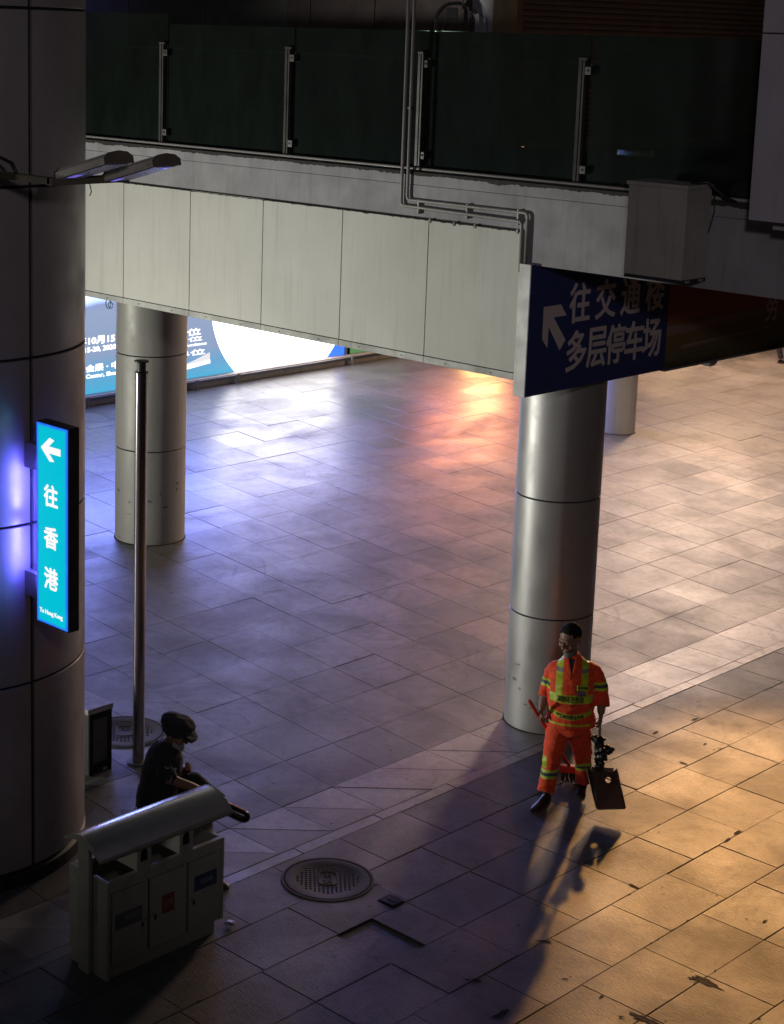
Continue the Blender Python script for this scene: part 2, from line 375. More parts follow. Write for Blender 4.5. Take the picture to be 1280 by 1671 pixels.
# ---------------------------------------------------------------- ground and paving
def paving():
    g = mesh_obj('plaza_floor', [(-140, -60, -.034), (90, -60, -.034), (90, 160, -.034), (-140, 160, -.034)], [(0, 1, 2, 3)], M['mortar'])
    tag(g, 'wide plaza floor of grey granite slabs with dark joints', kind='structure')
    def tone_attr(me, tones):
        a = me.attributes.new('tone', 'FLOAT_COLOR', 'FACE')
        for i, t in enumerate(tones): a.data[i].color = (t[0], t[1], t[2], 1)
    def tone(s=.10):
        t = 1 + rnd.gauss(0, s); w = rnd.gauss(0, .02); return (max(t * (1 + w), .5), max(t, .5), max(t * (1 - w), .5))
    def tile_geo(poly, gap=.004, lift=None):
        """slab with arrised edge; poly counter-clockwise"""
        poly = [(p[0] + rnd.gauss(0, .0013), p[1] + rnd.gauss(0, .0013)) for p in poly]
        k = len(poly); cx = sum(p[0] for p in poly) / k; cy = sum(p[1] for p in poly) / k
        dz = rnd.gauss(0, .0012) if lift is None else lift; tx, ty = rnd.gauss(0, .0008), rnd.gauss(0, .0008)
        def ring(inset, z):
            out = []
            for i in range(k):
                p = Vector(poly[i]); a = (Vector(poly[i - 1]) - p).normalized(); b = (Vector(poly[(i + 1) % k]) - p).normalized()
                s = max(abs(a.x * b.y - a.y * b.x), .3); q = p + (a + b) * (inset / s)
                out.append((q.x, q.y, z + dz + (q.x - cx) * tx + (q.y - cy) * ty))
            return out
        v = ring(gap + .0025, 0) + ring(gap, -.003) + ring(gap, -.03)
        f = [tuple(range(k))]
        for L in (0, 1):
            for i in range(k): f.append((L * k + i, (L + 1) * k + i, (L + 1) * k + (i + 1) % k, L * k + (i + 1) % k))
        return v, f
    def emit_tile(poly, m, t, name='paving_slab', lift=None, gap=.004):
        v, f = tile_geo(poly, gap, lift); o = mesh_obj(name, v, f, m, g); tone_attr(o.data, [t] * len(f)); return o
    bulk = {'stone': ([], [], []), 'stone_front': ([], [], [])}
    def add_bulk(key, poly, t, gap=.0022):
        v, f = tile_geo(poly, gap); V_, F_, T_ = bulk[key]; n = len(V_); V_ += v; F_ += [tuple(i + n for i in q) for q in f]; T_ += [t] * len(f)
    # front field: rows .573 wide in x, slabs .8 long in y, running bond
    rows = [-9.785, -9.20, -8.63, -8.06, -7.48, -6.90, -6.33, -5.76, -5.19, -4.62, -4.05, -3.48, -2.91]
    offs = [.43, .03, .0, .0, .40, .02, .02, .4, 0, .4, 0, .4]
    cand = []
    for r in range(len(rows) - 1):
        x0, x1 = rows[r], rows[r + 1]; y = 2.8 + offs[r] - .8
        while y < 24:
            y0, y1 = y + rnd.gauss(0, .004), y + .8
            cand.append([x0, x1, y, y + .8]); y += .8
    extra = []
    for c in cand:
        if c[0] == -8.63 and abs(c[2] - 9.2) < .2:      # the sunken half slab by the shaft cover
            extra.append(('sunk', [c[0], c[1], 9.2, 9.6])); extra.append(('n', [c[0], c[1], 9.6, 10.0])); continue
        extra.append(('n', c))
    vis = lambda x, y: (-14.5 < x < -3.5) and 6.0 < y < 24
    fr = sorted(extra, key=lambda e: math.hypot(e[1][0] + 8, (e[1][2] - 10.5)))
    cnt = 0
    for kd, c in fr:
        poly = [(c[0], c[2]), (c[1], c[2]), (c[1], c[3]), (c[0], c[3])]
        near = abs((c[0] + c[1]) / 2 + 7.5) < 3.6 and 6.4 < c[2] < 17 and cnt < 120
        # only within the wedge the camera sees
        if near:
            emit_tile(poly, M['stone_front'], tone(.07), lift=-.016 if kd == 'sunk' else None, gap=.006 if kd == 'sunk' else rnd.choice((.001, .002, .0025, .005))); cnt += 1
        else: add_bulk('stone_front', poly, tone(.1))
    # narrow edging strip
    y = 2.0
    while y < 26:
        poly = [(-9.92, y), (-9.785, y), (-9.785, y + 1.0), (-9.92, y + 1.0)]
        if 8 < y < 20: emit_tile(poly, M['band'], tone(.05), 'edging_stone')
        else: add_bulk('stone', poly, (1.4, 1.4, 1.4))
        y += 1.0
    # pale band, squares; the first ones are cut diagonally into a pale and a dark half
    y = 2.05
    while y < 27:
        a, b, c, d = (-10.57, y), (-9.92, y), (-9.92, y + .65), (-10.57, y + .65)
        t = tone(.05)
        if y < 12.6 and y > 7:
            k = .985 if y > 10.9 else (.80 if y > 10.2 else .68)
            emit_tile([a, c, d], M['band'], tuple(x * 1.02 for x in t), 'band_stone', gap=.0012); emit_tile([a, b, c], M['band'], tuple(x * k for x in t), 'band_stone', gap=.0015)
        elif 7 < y < 22: emit_tile([a, b, c, d], M['band'], t, 'band_stone', gap=.0025)
        else: add_bulk('stone', [a, b, c, d], (1.4, 1.38, 1.36))
        y += .65
    # back field
    X = [-10.57, -11.29, -12.02, -12.76, -13.52, -14.31, -15.13, -15.97, -16.80, -17.70]
    while X[-1] > -24.4: X.append(X[-1] - .86)
    X[-1] = -25.15
    rr = lambda x: 1 + .0105 * (-10.57 - x)
    cells = []
    for i in range(len(X) - 1):
        for j in range(-10, 70):
            if rnd.random() < .0: continue
            x1, x0 = X[i], X[i + 1]; ya, yb = 10.5 + .653 * j, 10.5 + .653 * (j + 1)
            poly = [(x0, ya * rr(x0)), (x1, ya * rr(x1)), (x1, yb * rr(x1)), (x0, yb * rr(x0))]
            cells.append((poly, (x0 + x1) / 2, (ya + yb) / 2 * rr((x0 + x1) / 2)))
    def seen(x, y):
        az = x / max(y, .1)
        return -1.36 < az < -.52 and math.hypot(x, y) < 23.0
    n = 0
    for poly, cx, cy in sorted(cells, key=lambda c: math.hypot(c[1], c[2])):
        if seen(cx, cy) and n < 215 and not (cx < -10.9 and math.hypot(cx + 12.09, cy - 7.94) < 1.0):
            emit_tile(poly, M['stone'], tone(.085), gap=rnd.choice((.0006, .001, .0016, .0026))); n += 1
        else: add_bulk('stone', poly, tone(.08))
    for key, (V_, F_, T_) in bulk.items():
        o = mesh_obj('distant_paving_slabs', V_, F_, M[key], g); tone_attr(o.data, T_); o['kind'] = 'stuff'
    # ground beyond the slabs
    far = mesh_obj('outer_paving', [(-60, 2, -.004), (-25.15, 2, -.004), (-25.15, 90, -.004), (-60, 90, -.004)], [(0, 1, 2, 3)], M['stone'], g); tone_attr(far.data, [(1, 1, 1)])
    far = mesh_obj('outer_paving', [(-25.15, 45.5, -.004), (40, 45.5, -.004), (40, 130, -.004), (-25.15, 130, -.004)], [(0, 1, 2, 3)], M['stone'], g); tone_attr(far.data, [(1, 1, 1)])
    # chipped corners and broken spots
    chips = [(-7.53, 11.6, .118, 1), (-6.48, 11.88, .082, 0), (-6.39, 10.7, .082, 0), (-6.27, 10.73, .265, 1), (-7.48, 12.94, .118, 0), (-7.5, 13.13, .129, 0), (-6.7, 9.99, .071, 0), (-6.44, 9.87, .059, 0), (-6.32, 9.96, .212, 1), (-6.23, 9.99, .118, 1), (-7.05, 9.25, .2, 0), (-7.49, 9.46, .153, 0), (-7.03, 9.99, .059, 0), (-7.47, 10.32, .141, 0), (-9.31, 14.53, .118, 0), (-9.24, 15.15, .153, 0), (-8.65, 14.68, .059, 0), (-8.81, 14.66, .082, 0), (-8.69, 14.09, .118, 1), (-9.8, 15.05, .035, 0), (-8.98, 10.04, .071, 0), (-8.07, 12.75, .035, 0), (-7.48, 11.63, .035, 0), (-7.48, 9.33, .035, 0), (-9.94, 11.54, .029, 0), (-9.79, 11.66, .024, 0), (-11.23, 14.08, .035, 0), (-7.36, 11.75, .029, 0), (-6.6, 11.81, .035, 0)]
    for x, y, w, al in chips:
        k = rnd.choice((13, 15, 18)); ang = 0 if al else rnd.choice((math.pi / 2, math.pi / 2, .6)); pts = []
        for i in range(k):
            t = 2 * math.pi * i / k; r = rnd.uniform(.45, 1.15) * (1 + .35 * noise.noise(Vector((t * 2, x * 9, y))))
            px, py = math.cos(t) * w * .55 * r, math.sin(t) * w * .17 * r
            pts.append((x + px * math.cos(ang) - py * math.sin(ang), y + px * math.sin(ang) + py * math.cos(ang), .0035))
        c = (x, y, .0015)
        mesh_obj('broken_spot', pts + [c], [(i, (i + 1) % k, k) for i in range(k)], M['hole'], g)
    # crumbs and small spalls gathered along the joints
    vs = []; fs = []
    for q in range(260):
        if rnd.random() < .8: x = rnd.choice(rows[:9]) + rnd.gauss(0, .006); y = rnd.uniform(7.5, 16)
        else:
            x = rnd.uniform(-9.7, -4); y = rnd.uniform(7.5, 16)
        w = rnd.uniform(.003, .010) * (1.6 if rnd.random() < .1 else 1); k = 6; n0 = len(vs); st = rnd.uniform(1, 2.4)
        for i in range(k):
            t = 2 * math.pi * i / k; rr_ = rnd.uniform(.5, 1.1) * w
            vs.append((x + math.cos(t) * rr_, y + math.sin(t) * rr_ * st, .003))
        vs.append((x, y, .003 + w * .25)); fs += [(n0 + i, n0 + (i + 1) % k, n0 + k) for i in range(k)]
    mesh_obj('grit', vs, fs, M['hole'], g)['kind'] = 'stuff'
    return g
floor = paving()

# ---------------------------------------------------------------- shaft covers
def shaft_cover(x, y, r, label, rot, glyph):
    t = thing('manhole_cover', (x, y, 0), label, 'manhole cover', rz=rot)
    lathe('frame_ring', [(r * 1.0, .003), (r * 1.0, .008), (r * .955, .008), (r * .955, .004)], M['iron'], t)
    lathe('gap_ring', [(r * .955, .0035), (r * .955, .0045), (r * .91, .0045), (r * .91, .0035)], M['joint'], t)
    lathe('cover_plate', [(r * .91, .003), (r * .91, .0075), (r * .69, .0075), (r * .68, .0055), (0.001, .0055), (.001, .003)], M['iron'], t)
    bm = bmesh.new(); s = r * .092
    for i in range(-8, 9):
        for j in range(-8, 9):
            px, py = i * s, j * s
            if math.hypot(px, py) < r * .66 and not (abs(px) < r * .23 and abs(py) < r * .34):
                bbox(bm, (px - s * .24, py - s * .24, .0055), (px + s * .24, py + s * .24, .0115), .0018)
    from_bm('stud_grid', bm, M['iron'], t)['kind'] = 'stuff'
    bm = bmesh.new(); a, b, q = r * .20, r * .30, .05; pts = []
    for k in range(33):
        an = 2 * math.pi * k / 32; cx = (a - q) * (1 if math.cos(an) > 0 else -1); cy = (b - q) * (1 if math.sin(an) > 0 else -1)
        pts.append((cx + q * math.cos(an), cy + q * math.sin(an), .009))
    tube_bm(bm, pts, .0055, 6, False); from_bm('emblem_frame', bm, M['iron'], t, True)
    for k, ch in enumerate(glyph):
        text('emblem', ch, (-.045 if len(glyph) == 2 else -.04, (.01 - .1 * k), .0058), (1, 0, 0), (0, 1, 0), .085, .08, M['iron'], t, .005)
    return t
shaft_cover(-9.32, 9.81, .384, 'round cast iron shaft cover in the dark paving between bin and worker', math.radians(45), '雨水')
shaft_cover(-12.85, 10.55, .40, 'round iron shaft cover half hidden behind the steel pole', math.radians(50), '水')
hh = thing('hatch_plate', (-8.71, 9.92, 0), 'small square iron hatch plate beside the round shaft cover', 'hatch', rz=0)
box('frame', (-.085, -.075, .0015), (.085, .075, .006), M['joint'], hh, .001); box('lid', (-.068, -.058, .0062), (.068, .058, .011), M['iron'], hh, .002)
box('rib', (-.04, -.01, .0112), (.04, .01, .015), M['iron'], hh, .001)

# ---------------------------------------------------------------- pillars
def pillar(name, x, y, r, top, course, m, label, first=None, n_v=0, gap=.014, a_off=0.0, top_rest=None):
    t = thing(name, (x, y, 0), label, 'pillar', 'round metal clad pillars')
    lathe('core', [(r - .02, 0.0), (r - .02, top)], M['joint'], t, 48, closed=False)
    z = 0.0 if first is None else first[0]; zs = []
    nxt = course if first is None else first[1]
    while z < top - .01:
        z1 = min(z + nxt, top); zs.append((z, z1)); z = z1; nxt = course
    for z0, z1 in zs:
        prof = [(r - .03, z0 + gap / 2), (r - .003, z0 + gap / 2), (r, z0 + gap / 2 + .003), (r, z1 - gap / 2 - .003), (r - .003, z1 - gap / 2), (r - .03, z1 - gap / 2)]
        if n_v:
            for k in range(n_v):
                g_ = gap * .8 / r
                a = a_off + 2 * math.pi * k / n_v
                lathe('cladding_panel', prof, m, t, 24, a0=a + g_, a1=a + 2 * math.pi / n_v - g_)
        else:
            lathe('cladding_panel', prof, m, t, 72)
    return t
# seam angle on the big pillar faces the camera: point (-10.9, 8.0) seen from the axis (-12.09, 7.94)
big = pillar('clad_pillar', -12.09, 7.94, 1.19, 9.6, 1.31, M['pillar_dark'], 'huge dark clad pillar filling the left edge, carrying the teal sign', first=(.14, 1.575), n_v=4, gap=.022, a_off=math.atan2(8.0 - 7.94, -10.9 + 12.09))
lathe('plinth', [(1.20, 0), (1.20, .11), (1.17, .13), (.9, .13)], M['black'], big, 72, closed=False)
pillar('clad_pillar', -10.27, 13.97, .4225, 3.9, 1.205, M['pillar'], 'silver clad pillar behind the orange worker, under the navy sign')
pillar('clad_pillar', -18.0, 15.19, .477, 3.76, 1.29, M['pillar_back'], 'pale grey pillar behind the thin steel pole at left')
pillar('clad_pillar', -17.79, 25.87, .302, 5.0, 9, M['pillar_back'], 'thin far grey pillar partly hidden by the silver pillar')
def scuffs(par, r, n, seed):
    q = random.Random(seed)
    for k in range(n):
        a = q.uniform(-2.2, .2); z = q.uniform(.08, .9) ** 1.3; w = q.uniform(.01, .05); h = q.uniform(.004, .03) * (2 if q.random() < .2 else 1); m = 10; vs = []
        for i in range(m):
            t = 2 * math.pi * i / m; j = q.uniform(.5, 1.1); aa = a + math.cos(t) * w * j / r
            vs.append(((r + .0012) * math.cos(aa), (r + .0012) * math.sin(aa), z + math.sin(t) * h * j))
        vs.append(((r + .0014) * math.cos(a), (r + .0014) * math.sin(a), z))
        mesh_obj('scuff_mark', vs, [(i, (i + 1) % m, m) for i in range(m)], SCUFF[k % 2], par)
SCUFF = [worn('scuff_grey', (.20, .19, .18), (.26, .25, .24), .7, streak=False), worn('scuff_brown', (.15, .13, .11), (.22, .2, .18), .75, streak=False)]
scuffs([o for o in bpy.data.objects if o.name == 'clad_pillar.001'][0], .4225, 14, 3)
scuffs([o for o in bpy.data.objects if o.name == 'clad_pillar.002'][0], .477, 16, 5)
def skirt(x, y, r, name='dirt_ring'):
    return lathe(name, [(r + .014, .0032), (r + .006, .006), (r + .001, .007)], M['grime'], None, 48, x, y, closed=False)
for (x, y, r, lb) in ((-10.27, 13.97, .4225, 'dark dirt line round the foot of the silver pillar'), (-18.0, 15.19, .477, 'dark dirt line round the foot of the pale left pillar'), (-17.79, 25.87, .302, 'dark dirt line round the foot of the thin far pillar')):
    tag(skirt(x, y, r), lb, kind='structure')

# ---------------------------------------------------------------- footbridge
def footbridge():
    t = thing('footbridge', (-12, 12.7, 0), 'concrete footbridge with cream cladding panels crossing the upper picture', 'footbridge')
    inv = Vector((12, -12.7, 0))
    def L(p): return (p[0] + 12, p[1] - 12.7, p[2])
    def bx(n, a, b, m, bev=.004): return box(n, L(a), L(b), m, t, bev)
    bx('deck_slab', (-24, 12.73, 4.83), (6, 17.9, 5.44), M['slab'], .01)
    bx('edge_beam', (-24, 12.731, 5.441), (6, 12.98, 5.56), M['slab'], .012)
    bx('deck_floor', (-24, 12.981, 5.441), (6, 17.95, 5.46), M['deck'], .002)
    bx('box_girder', (-24, 12.76, 3.79), (-9.93, 16.3, 4.829), M['darkwall'], .01)
    xs = [-21.25, -20.1, -18.97, -17.83, -16.69, -15.555, -14.425, -13.285, -12.145, -11.012, -9.90]
    for a, b in zip(xs, xs[1:]):
        bx('cladding_panel', (a + .005, 12.70, 3.825), (b - .005, 12.75, 5.125 + rnd.uniform(-.004, .004)), M['clad'], .003)
        bx('trim_strip', (a + .002, 12.695, 3.755), (b - .002, 12.78, 3.818), M['trim'], .003)
        for q in (.25, .75):
            o = tube('rivet', [L((a + (b - a) * q, 12.690, 3.785)), L((a + (b - a) * q, 12.697, 3.785))], .006, M['black'], t, 8)
    bx('joint_backing', (-21.2, 12.752, 3.80), (-9.93, 12.758, 5.11), M['joint'], 0)
    for x in (-11.0, -10.7, -10.45, -9.95):
        bx('panel_clip', (x - .012, 12.692, 5.10), (x + .012, 12.70, 5.14), M['black'], .001)
    # ragged black grime edge along the top of the render, and a painted-on joint shadow above the panels
    vs = []; n = 640; x0, x1 = -18.5, -6.0
    for i in range(n + 1):
        x = x0 + (x1 - x0) * i / n
        d = .022 + .030 * abs(noise.noise(Vector((x * 2.3, 3, 1)))) + .020 * abs(noise.noise(Vector((x * 11, 1, 9)))) + .010 * noise.noise(Vector((x * 37, 5, 2)))
        vs += [L((x, 12.7275, 5.562)), L((x, 12.7275, 5.562 - d)), L((x, 12.78, 5.5625))]
    fs = []
    for i in range(n):
        a = 3 * i; fs += [(a, a + 1, a + 4, a + 3), (a, a + 3, a + 5, a + 2)]
    mesh_obj('grime_shade_edge', vs, fs, M['grime'], t)
    vs = []
    for i in range(n + 1):
        x = -18.5 + (8.6) * i / n; d = .006 + .012 * max(0, noise.noise(Vector((x * 9, 3, 4)))) + .02 * max(0, noise.noise(Vector((x * 31, 8, 4))) - .25)
        vs += [L((x, 12.7265, 5.142)), L((x, 12.7265, 5.124)), L((x, 12.6985, 5.126)), L((x, 12.6985, 5.126 - d))]
    fs = []
    for i in range(n):
        a = 4 * i; fs += [(a, a + 1, a + 5, a + 4), (a + 2, a + 3, a + 7, a + 6)]
    mesh_obj('grime_shade_edge', vs, fs, M['grime'], t)  # dark strip paints the joint's shade, borrowing the grime material
    return t
fb = footbridge()

# glass railing on the bridge edge
def railing():
    posts = [-17.05, -15.075, -13.105, -11.30, -9.425, -7.45]
    for k, x in enumerate(posts[:]):
        PM = M['black'] if k == 3 else M['post']
        names = ['dark railing post nearest the big pillar', 'slim railing post above the first two cladding panels', 'slim railing post above the middle cladding panels', 'railing post hidden behind the twin conduits', 'pale railing post above the navy sign', 'railing post beside the lilac wall panel']
        p = thing('railing_post', (x, 12.85, 5.56), names[k], 'railing post', 'posts of the glass railing')
        box('flat_bar', (-.045, -.02, 0), (-.012, .03, 1.10), PM, p, .003)
        box('flat_bar', (.000, -.02, 0), (.020, .03, 1.10), PM, p, .003)
        box('back_bar', (-.012, .0, 0), (.000, .03, 1.08), M['joint'], p, 0)
        box('top_cap', (-.048, -.024, 1.101), (.045, .034, 1.125), PM, p, .003)
        for z in (.12, .98):
            box('glass_clamp', (.035, -.035, z), (.10, .045, z + .07), M['black'], p, .006); box('clamp_bolt', (.055, -.042, z + .025), (.075, -.036, z + .045), M['post'], p, .002)
    for k, (a, b) in enumerate(zip([-19.0] + posts, posts + [-5.5])):
        if k == 0: continue
        lb = ['', 'green glass pane beside the big pillar', 'green glass pane second from the big pillar', 'green glass pane left of the twin conduits', 'green glass pane in front of the cable coil', 'green glass pane in front of the roller shutter', 'green glass pane behind the lilac wall panel'][k]
        z = 6.99 if k == 1 else 6.88
        o = box('glass_pane', (a + .075, 12.868, 5.60), (b + (.06 if k == 1 else .05), 12.880, z), M['glass'], None, .001)
        tag(o, lb, 'glass pane', 'panes of the glass railing')
    o = tube('handrail', [(-19, 13.1, 6.62), (-5, 13.1, 6.62)], .014, M['pipe']); tag(o, 'thin handrail tube behind the green glass', 'handrail')
    o = tube('conduit_pipe', [(-18.5, 12.80, 5.585), (-5, 12.80, 5.585)], .016, M['pipe']); tag(o, 'long thin pipe lying along the foot of the glass railing', 'pipe')
railing()

# twin conduits
def conduits():
    def bent(name, pts, r, lb):
        P_ = []; pts = [Vector(p) for p in pts]
        P_.append(pts[0])
        for i in range(1, len(pts) - 1):
            a = (pts[i - 1] - pts[i]).normalized(); b = (pts[i + 1] - pts[i]).normalized()
            for k in range(5):
                s = k / 4; q = pts[i] + a * .04 * (1 - s) ** 2 + b * .04 * s ** 2
                P_.append(q)
        P_.append(pts[-1])
        o = thing('conduit_pipe', pts[0], lb, 'pipe', 'twin conduits on the bridge face')
        tube('pipe_run', [p - pts[0] for p in P_], r, M['pipe'], o, 10)
        return o
    a = bent('conduit', [(-11.30, 12.70, 7.6), (-11.30, 12.70, 5.295), (-9.845, 12.70, 5.295), (-9.845, 12.70, 4.845)], .016, 'right one of the twin conduits, running along and down the bridge face')
    b = bent('conduit', [(-11.375, 12.70, 7.6), (-11.375, 12.70, 5.235), (-9.89, 12.68, 5.215), (-9.882, 12.68, 4.76)], .016, 'left one of the twin conduits, with the lower bend beside the last cladding panel')
    for x, z in ((-11.15, 5.28), (-10.55, 5.29), (-9.95, 5.29)):
        box('pipe_clip', (x - .008 + 11.3, -.012, z - 7.6 - .11), (x + .008 + 11.3, .026, z - 7.6 + .03), M['trim'], a, .002)
    box('pipe_clip', (-.02, -.02, -1.45), (.02, .02, -1.43), M['black'], a, .002)
conduits()

# cable box on the slab
def cable_box():
    t = thing('cable_box', (-8.24, 12.56, 4.93), 'grey steel cable box hung on the bridge face above the navy sign', 'cable box')
    box('box_body', (-.30, -.20, 0), (.27, .165, .74), M['boxl'], t, .004)
    box('lid', (-.315, -.215, .742), (.285, .165, .775), M['boxl'], t, .004)
    box('back_plate', (-.34, .12, -.01), (-.302, .166, .76), M['pipe'], t, .003)
    box('bottom_rail', (-.30, -.195, -.03), (.27, .16, -.002), M['black'], t, .002)
    for q in (-.12, .08): box('bolt_plate', (.271, q - .03, -.026), (.277, q + .03, -.008), M['trim'], t, .001)
    tube('loose_cable', [(.30, .16, .70), (.31, .155, .55), (.28, .155, .42), (.25, .15, .30), (.24, .155, .12), (.2, .15, -.04)], .006, M['black'], t, 8)
    tube('loose_cable', [(.20, -.05, .78), (.33, .0, .80), (.42, .12, .68), (.47, .22, .64)], .012, M['black'], t, 8)
cable_box()

# lilac wall panel at the right edge
rw = thing('wall_panel', (-7.3, 12.2, 5.5), 'large lilac grey wall panel hanging at the upper right edge', 'wall')
box('panel_sheet', (0, 0, 0), (3.6, .16, 1.42), M['rwall'], rw, .006); box('panel_sheet', (0, 0, 1.43), (3.6, .16, 3.6), M['rwall'], rw, .006)
box('joint_backing', (.01, .02, 1.40), (3.6, .14, 1.45), M['joint'], rw, 0); box('bottom_edge', (.0, -.002, -.022), (3.6, .16, -.001), M['grime'], rw, .004)
box('pale_sill', (.2, .03, -.06), (3.6, .2, -.024), M['slab'], rw, .004)

# walls behind the railing
def upper_walls():
    t = thing('building', (-14.3, 18.0, 5.46), 'dark shop building behind the glass railing, with roller shutter and tan corner', 'building')
    def L(p): return (p[0] + 14.3, p[1] - 18.0, p[2] - 5.46)
    def bx(n, a, b, m, bev=.003): return box(n, L(a), L(b), m, t, bev)
    bx('wall_base', (-24, 17.955, 4.7), (6, 18.3, 5.458), M['darkwall'])
    bx('tan_column', (-14.66, 17.98, 5.461), (-14.27, 18.10, 9.6), M['tan'], .004)
    bx('grey_pilaster', (-15.02, 18.0, 5.461), (-14.665, 18.12, 9.6), M['rwall'], .004)
    xs = [-24, -21.96, -20.17, -18.41]
    for a, b in zip(xs, xs[1:]): bx('wall_panel', (a + .01, 18.0, 5.461), (b - .01, 18.12, 9.6), M['darkwall'])
    for a, b in zip([-18.41, -17.95, -16.72], [-17.95, -16.72, -15.03]): bx('wall_panel', (a + .008, 17.99, 5.461), (b - .008, 18.12, 9.6), M['darkred'])
    bx('wall_core', (-24, 18.125, 5.461), (-14.4, 18.3, 9.6), M['joint'], 0)
    z = 5.56; k = 0
    while z < 9.4:                       # roller shutter slats
        vs = []; ys = (18.12, 30.0)
        for y in ys: vs += [L((-14.36, y, z)), L((-14.335, y, z + .008)), L((-14.33, y, z + .035)), L((-14.345, y, z + .065)), L((-14.36, y, z + .072))]
        mesh_obj('shutter_slat', vs, [(i, i + 1, i + 6, i + 5) for i in range(4)], M['shutter'], t); z += .074; k += 1
    bx('shutter_rail', (-14.37, 18.12, 5.462), (-14.31, 30, 5.555), M['shutter'])
    bx('shutter_back', (-14.6, 18.305, 5.461), (-14.372, 30, 9.6), M['joint'], 0)
upper_walls()
def coil():
    t = thing('cable_coil', (-15.1, 17.75, 6.99), 'black coil of cable hanging on the dark wall behind the glass', 'cable coil', rz=math.radians(38))
    bm = bmesh.new(); pts = []
    for k in range(260):
        a = 2 * math.pi * k / 24; r = .245 + .016 * math.sin(k * .7) + .012 * noise.noise(Vector((k * .1, 0, 0)))
        pts.append((r * math.cos(a), .02 * math.sin(k * .37), r * math.sin(a) * 1.06))
    tube_bm(bm, pts, .009, 6); from_bm('cable_turns', bm, M['black'], t, True)
    tube('loose_cable', [(.05, -.02, .24), (.22, -.02, .2), (.4, -.02, .08), (.44, -.02, -.1), (.34, -.02, -.26), (.12, -.02, -.36), (-.1, -.02, -.32)], .006, M['black'], t, 6)
    tube('loose_cable', [(-.12, -.02, -.3), (-.16, -.02, -.1), (-.06, -.02, .12), (.02, -.02, .2)], .008, M['black'], t, 6)
    tube('cable_end', [(.1, -.02, .18), (.1, -.02, .34), (.02, -.02, .30)], .010, M['black'], t, 6)
    box('clip_block', (-.11, -.05, .06), (.04, .03, .2), M['black'], t, .01)
coil()
o = thing('cable_loop', (-15.90, 12.76, 3.70), 'small teal cable loop dangling under the first cladding panel', 'cable')
tube('loop', [(.045 * math.cos(a * .5), 0, -.0 + .055 * math.sin(a * .5)) for a in range(13)], .006, mat('teal_cable', (.03, .13, .16), .4), o, 6)
tube('loop', [(.03 + .04 * math.cos(a * .5), .01, -.01 + .04 * math.sin(a * .5)) for a in range(13)], .005, bpy.data.materials['teal_cable'], o, 6)

# ---------------------------------------------------------------- navy overhead sign and banner
def overhead_sign():
    t = thing('direction_sign', (-9.75, 12.66, 3.62), 'navy direction sign with white arrow and two rows of Chinese characters', 'sign')
    def L(x, y, z): return (x + 9.75, y - 12.66, z - 3.62)
    box('sign_case', L(-9.885, 12.665, 3.62), L(-9.752, 14.915, 4.84), M['white_edge'], t, .004)
    box('sign_face', L(-9.7515, 12.668, 3.622), L(-9.747, 14.915, 4.838), M['signblue'], t, .001)
    UY, UZ = (0, 1, 0), (0, 0, 1); X = -9.7465
    for ch, y in zip('往交通楼', (13.28, 13.69, 14.10, 14.51)):
        text('character', ch, L(X, y, 4.25), UY, UZ, .31, .37, M['letter'], t, .003, .022)
    for ch, y in zip('多层停车场', (13.27, 13.59, 13.90, 14.21, 14.51)):
        text('character', ch, L(X, y, 3.79), UY, UZ, .30, .375, M['letter'], t, .003, .022)
    a = [(12.88, 4.44), (13.14, 4.44), (13.23, 4.33), (13.035, 4.33), (13.235, 4.10), (13.155, 4.01), (12.965, 4.25), (12.965, 4.05), (12.88, 4.14)]
    plate('arrow', a[::-1], L(X, 0, 0), UY, UZ, M['letter'], t, .003)
    b = thing('banner_board', (-9.75, 14.92, 3.62), 'dirty orange and dark banner board beyond the navy sign', 'banner')
    def LB(x, y, z): return (x + 9.75, y - 14.92, z - 3.62)
    box('board', LB(-9.885, 14.92, 3.62), LB(-9.756, 17.15, 4.84), M['banner'], b, .003)
    box('board', LB(-9.885, 17.16, 3.62), LB(-9.756, 22.0, 4.84), M['banner'], b, .003)
    plate('pale_stripe', [(14.93, 3.955), (16.75, 4.02), (16.75, 4.10), (14.93, 4.06)], LB(-9.754, 0, 0), UY, UZ, M['bannerstripe'], b, .002)
    plate('pale_stripe', [(15.2, 3.80), (16.95, 3.86), (16.95, 3.885), (15.2, 3.84)], LB(-9.754, 0, 0), UY, UZ, M['bannerstripe'], b, .002)
    text('character', '努', LB(-9.754, 16.80, 3.93), UY, UZ, .24, .36, M['letter'], b, .003, .022)
    text('character', '力', LB(-9.754, 17.25, 3.93), UY, UZ, .24, .36, M['letter'], b, .003, .022)
    box('edge_strip', LB(-9.89, 14.92, 3.60), LB(-9.745, 22, 3.619), M['trim'], b, .001)
    d = thing('dome_lamp', (-9.82, 15.83, 3.60), 'small round lamp under the edge of the banner board', 'lamp')
    lathe('dome', [(.001, -.055), (.05, -.05), (.085, -.03), (.10, 0.0), (.001, 0.0)], M['pipe'], d, 24)
    for q in (-.04, .04): box('bulb', (.03, q - .012, -.052), (.05, q + .012, -.04), M['trim'], d, .003)
overhead_sign()

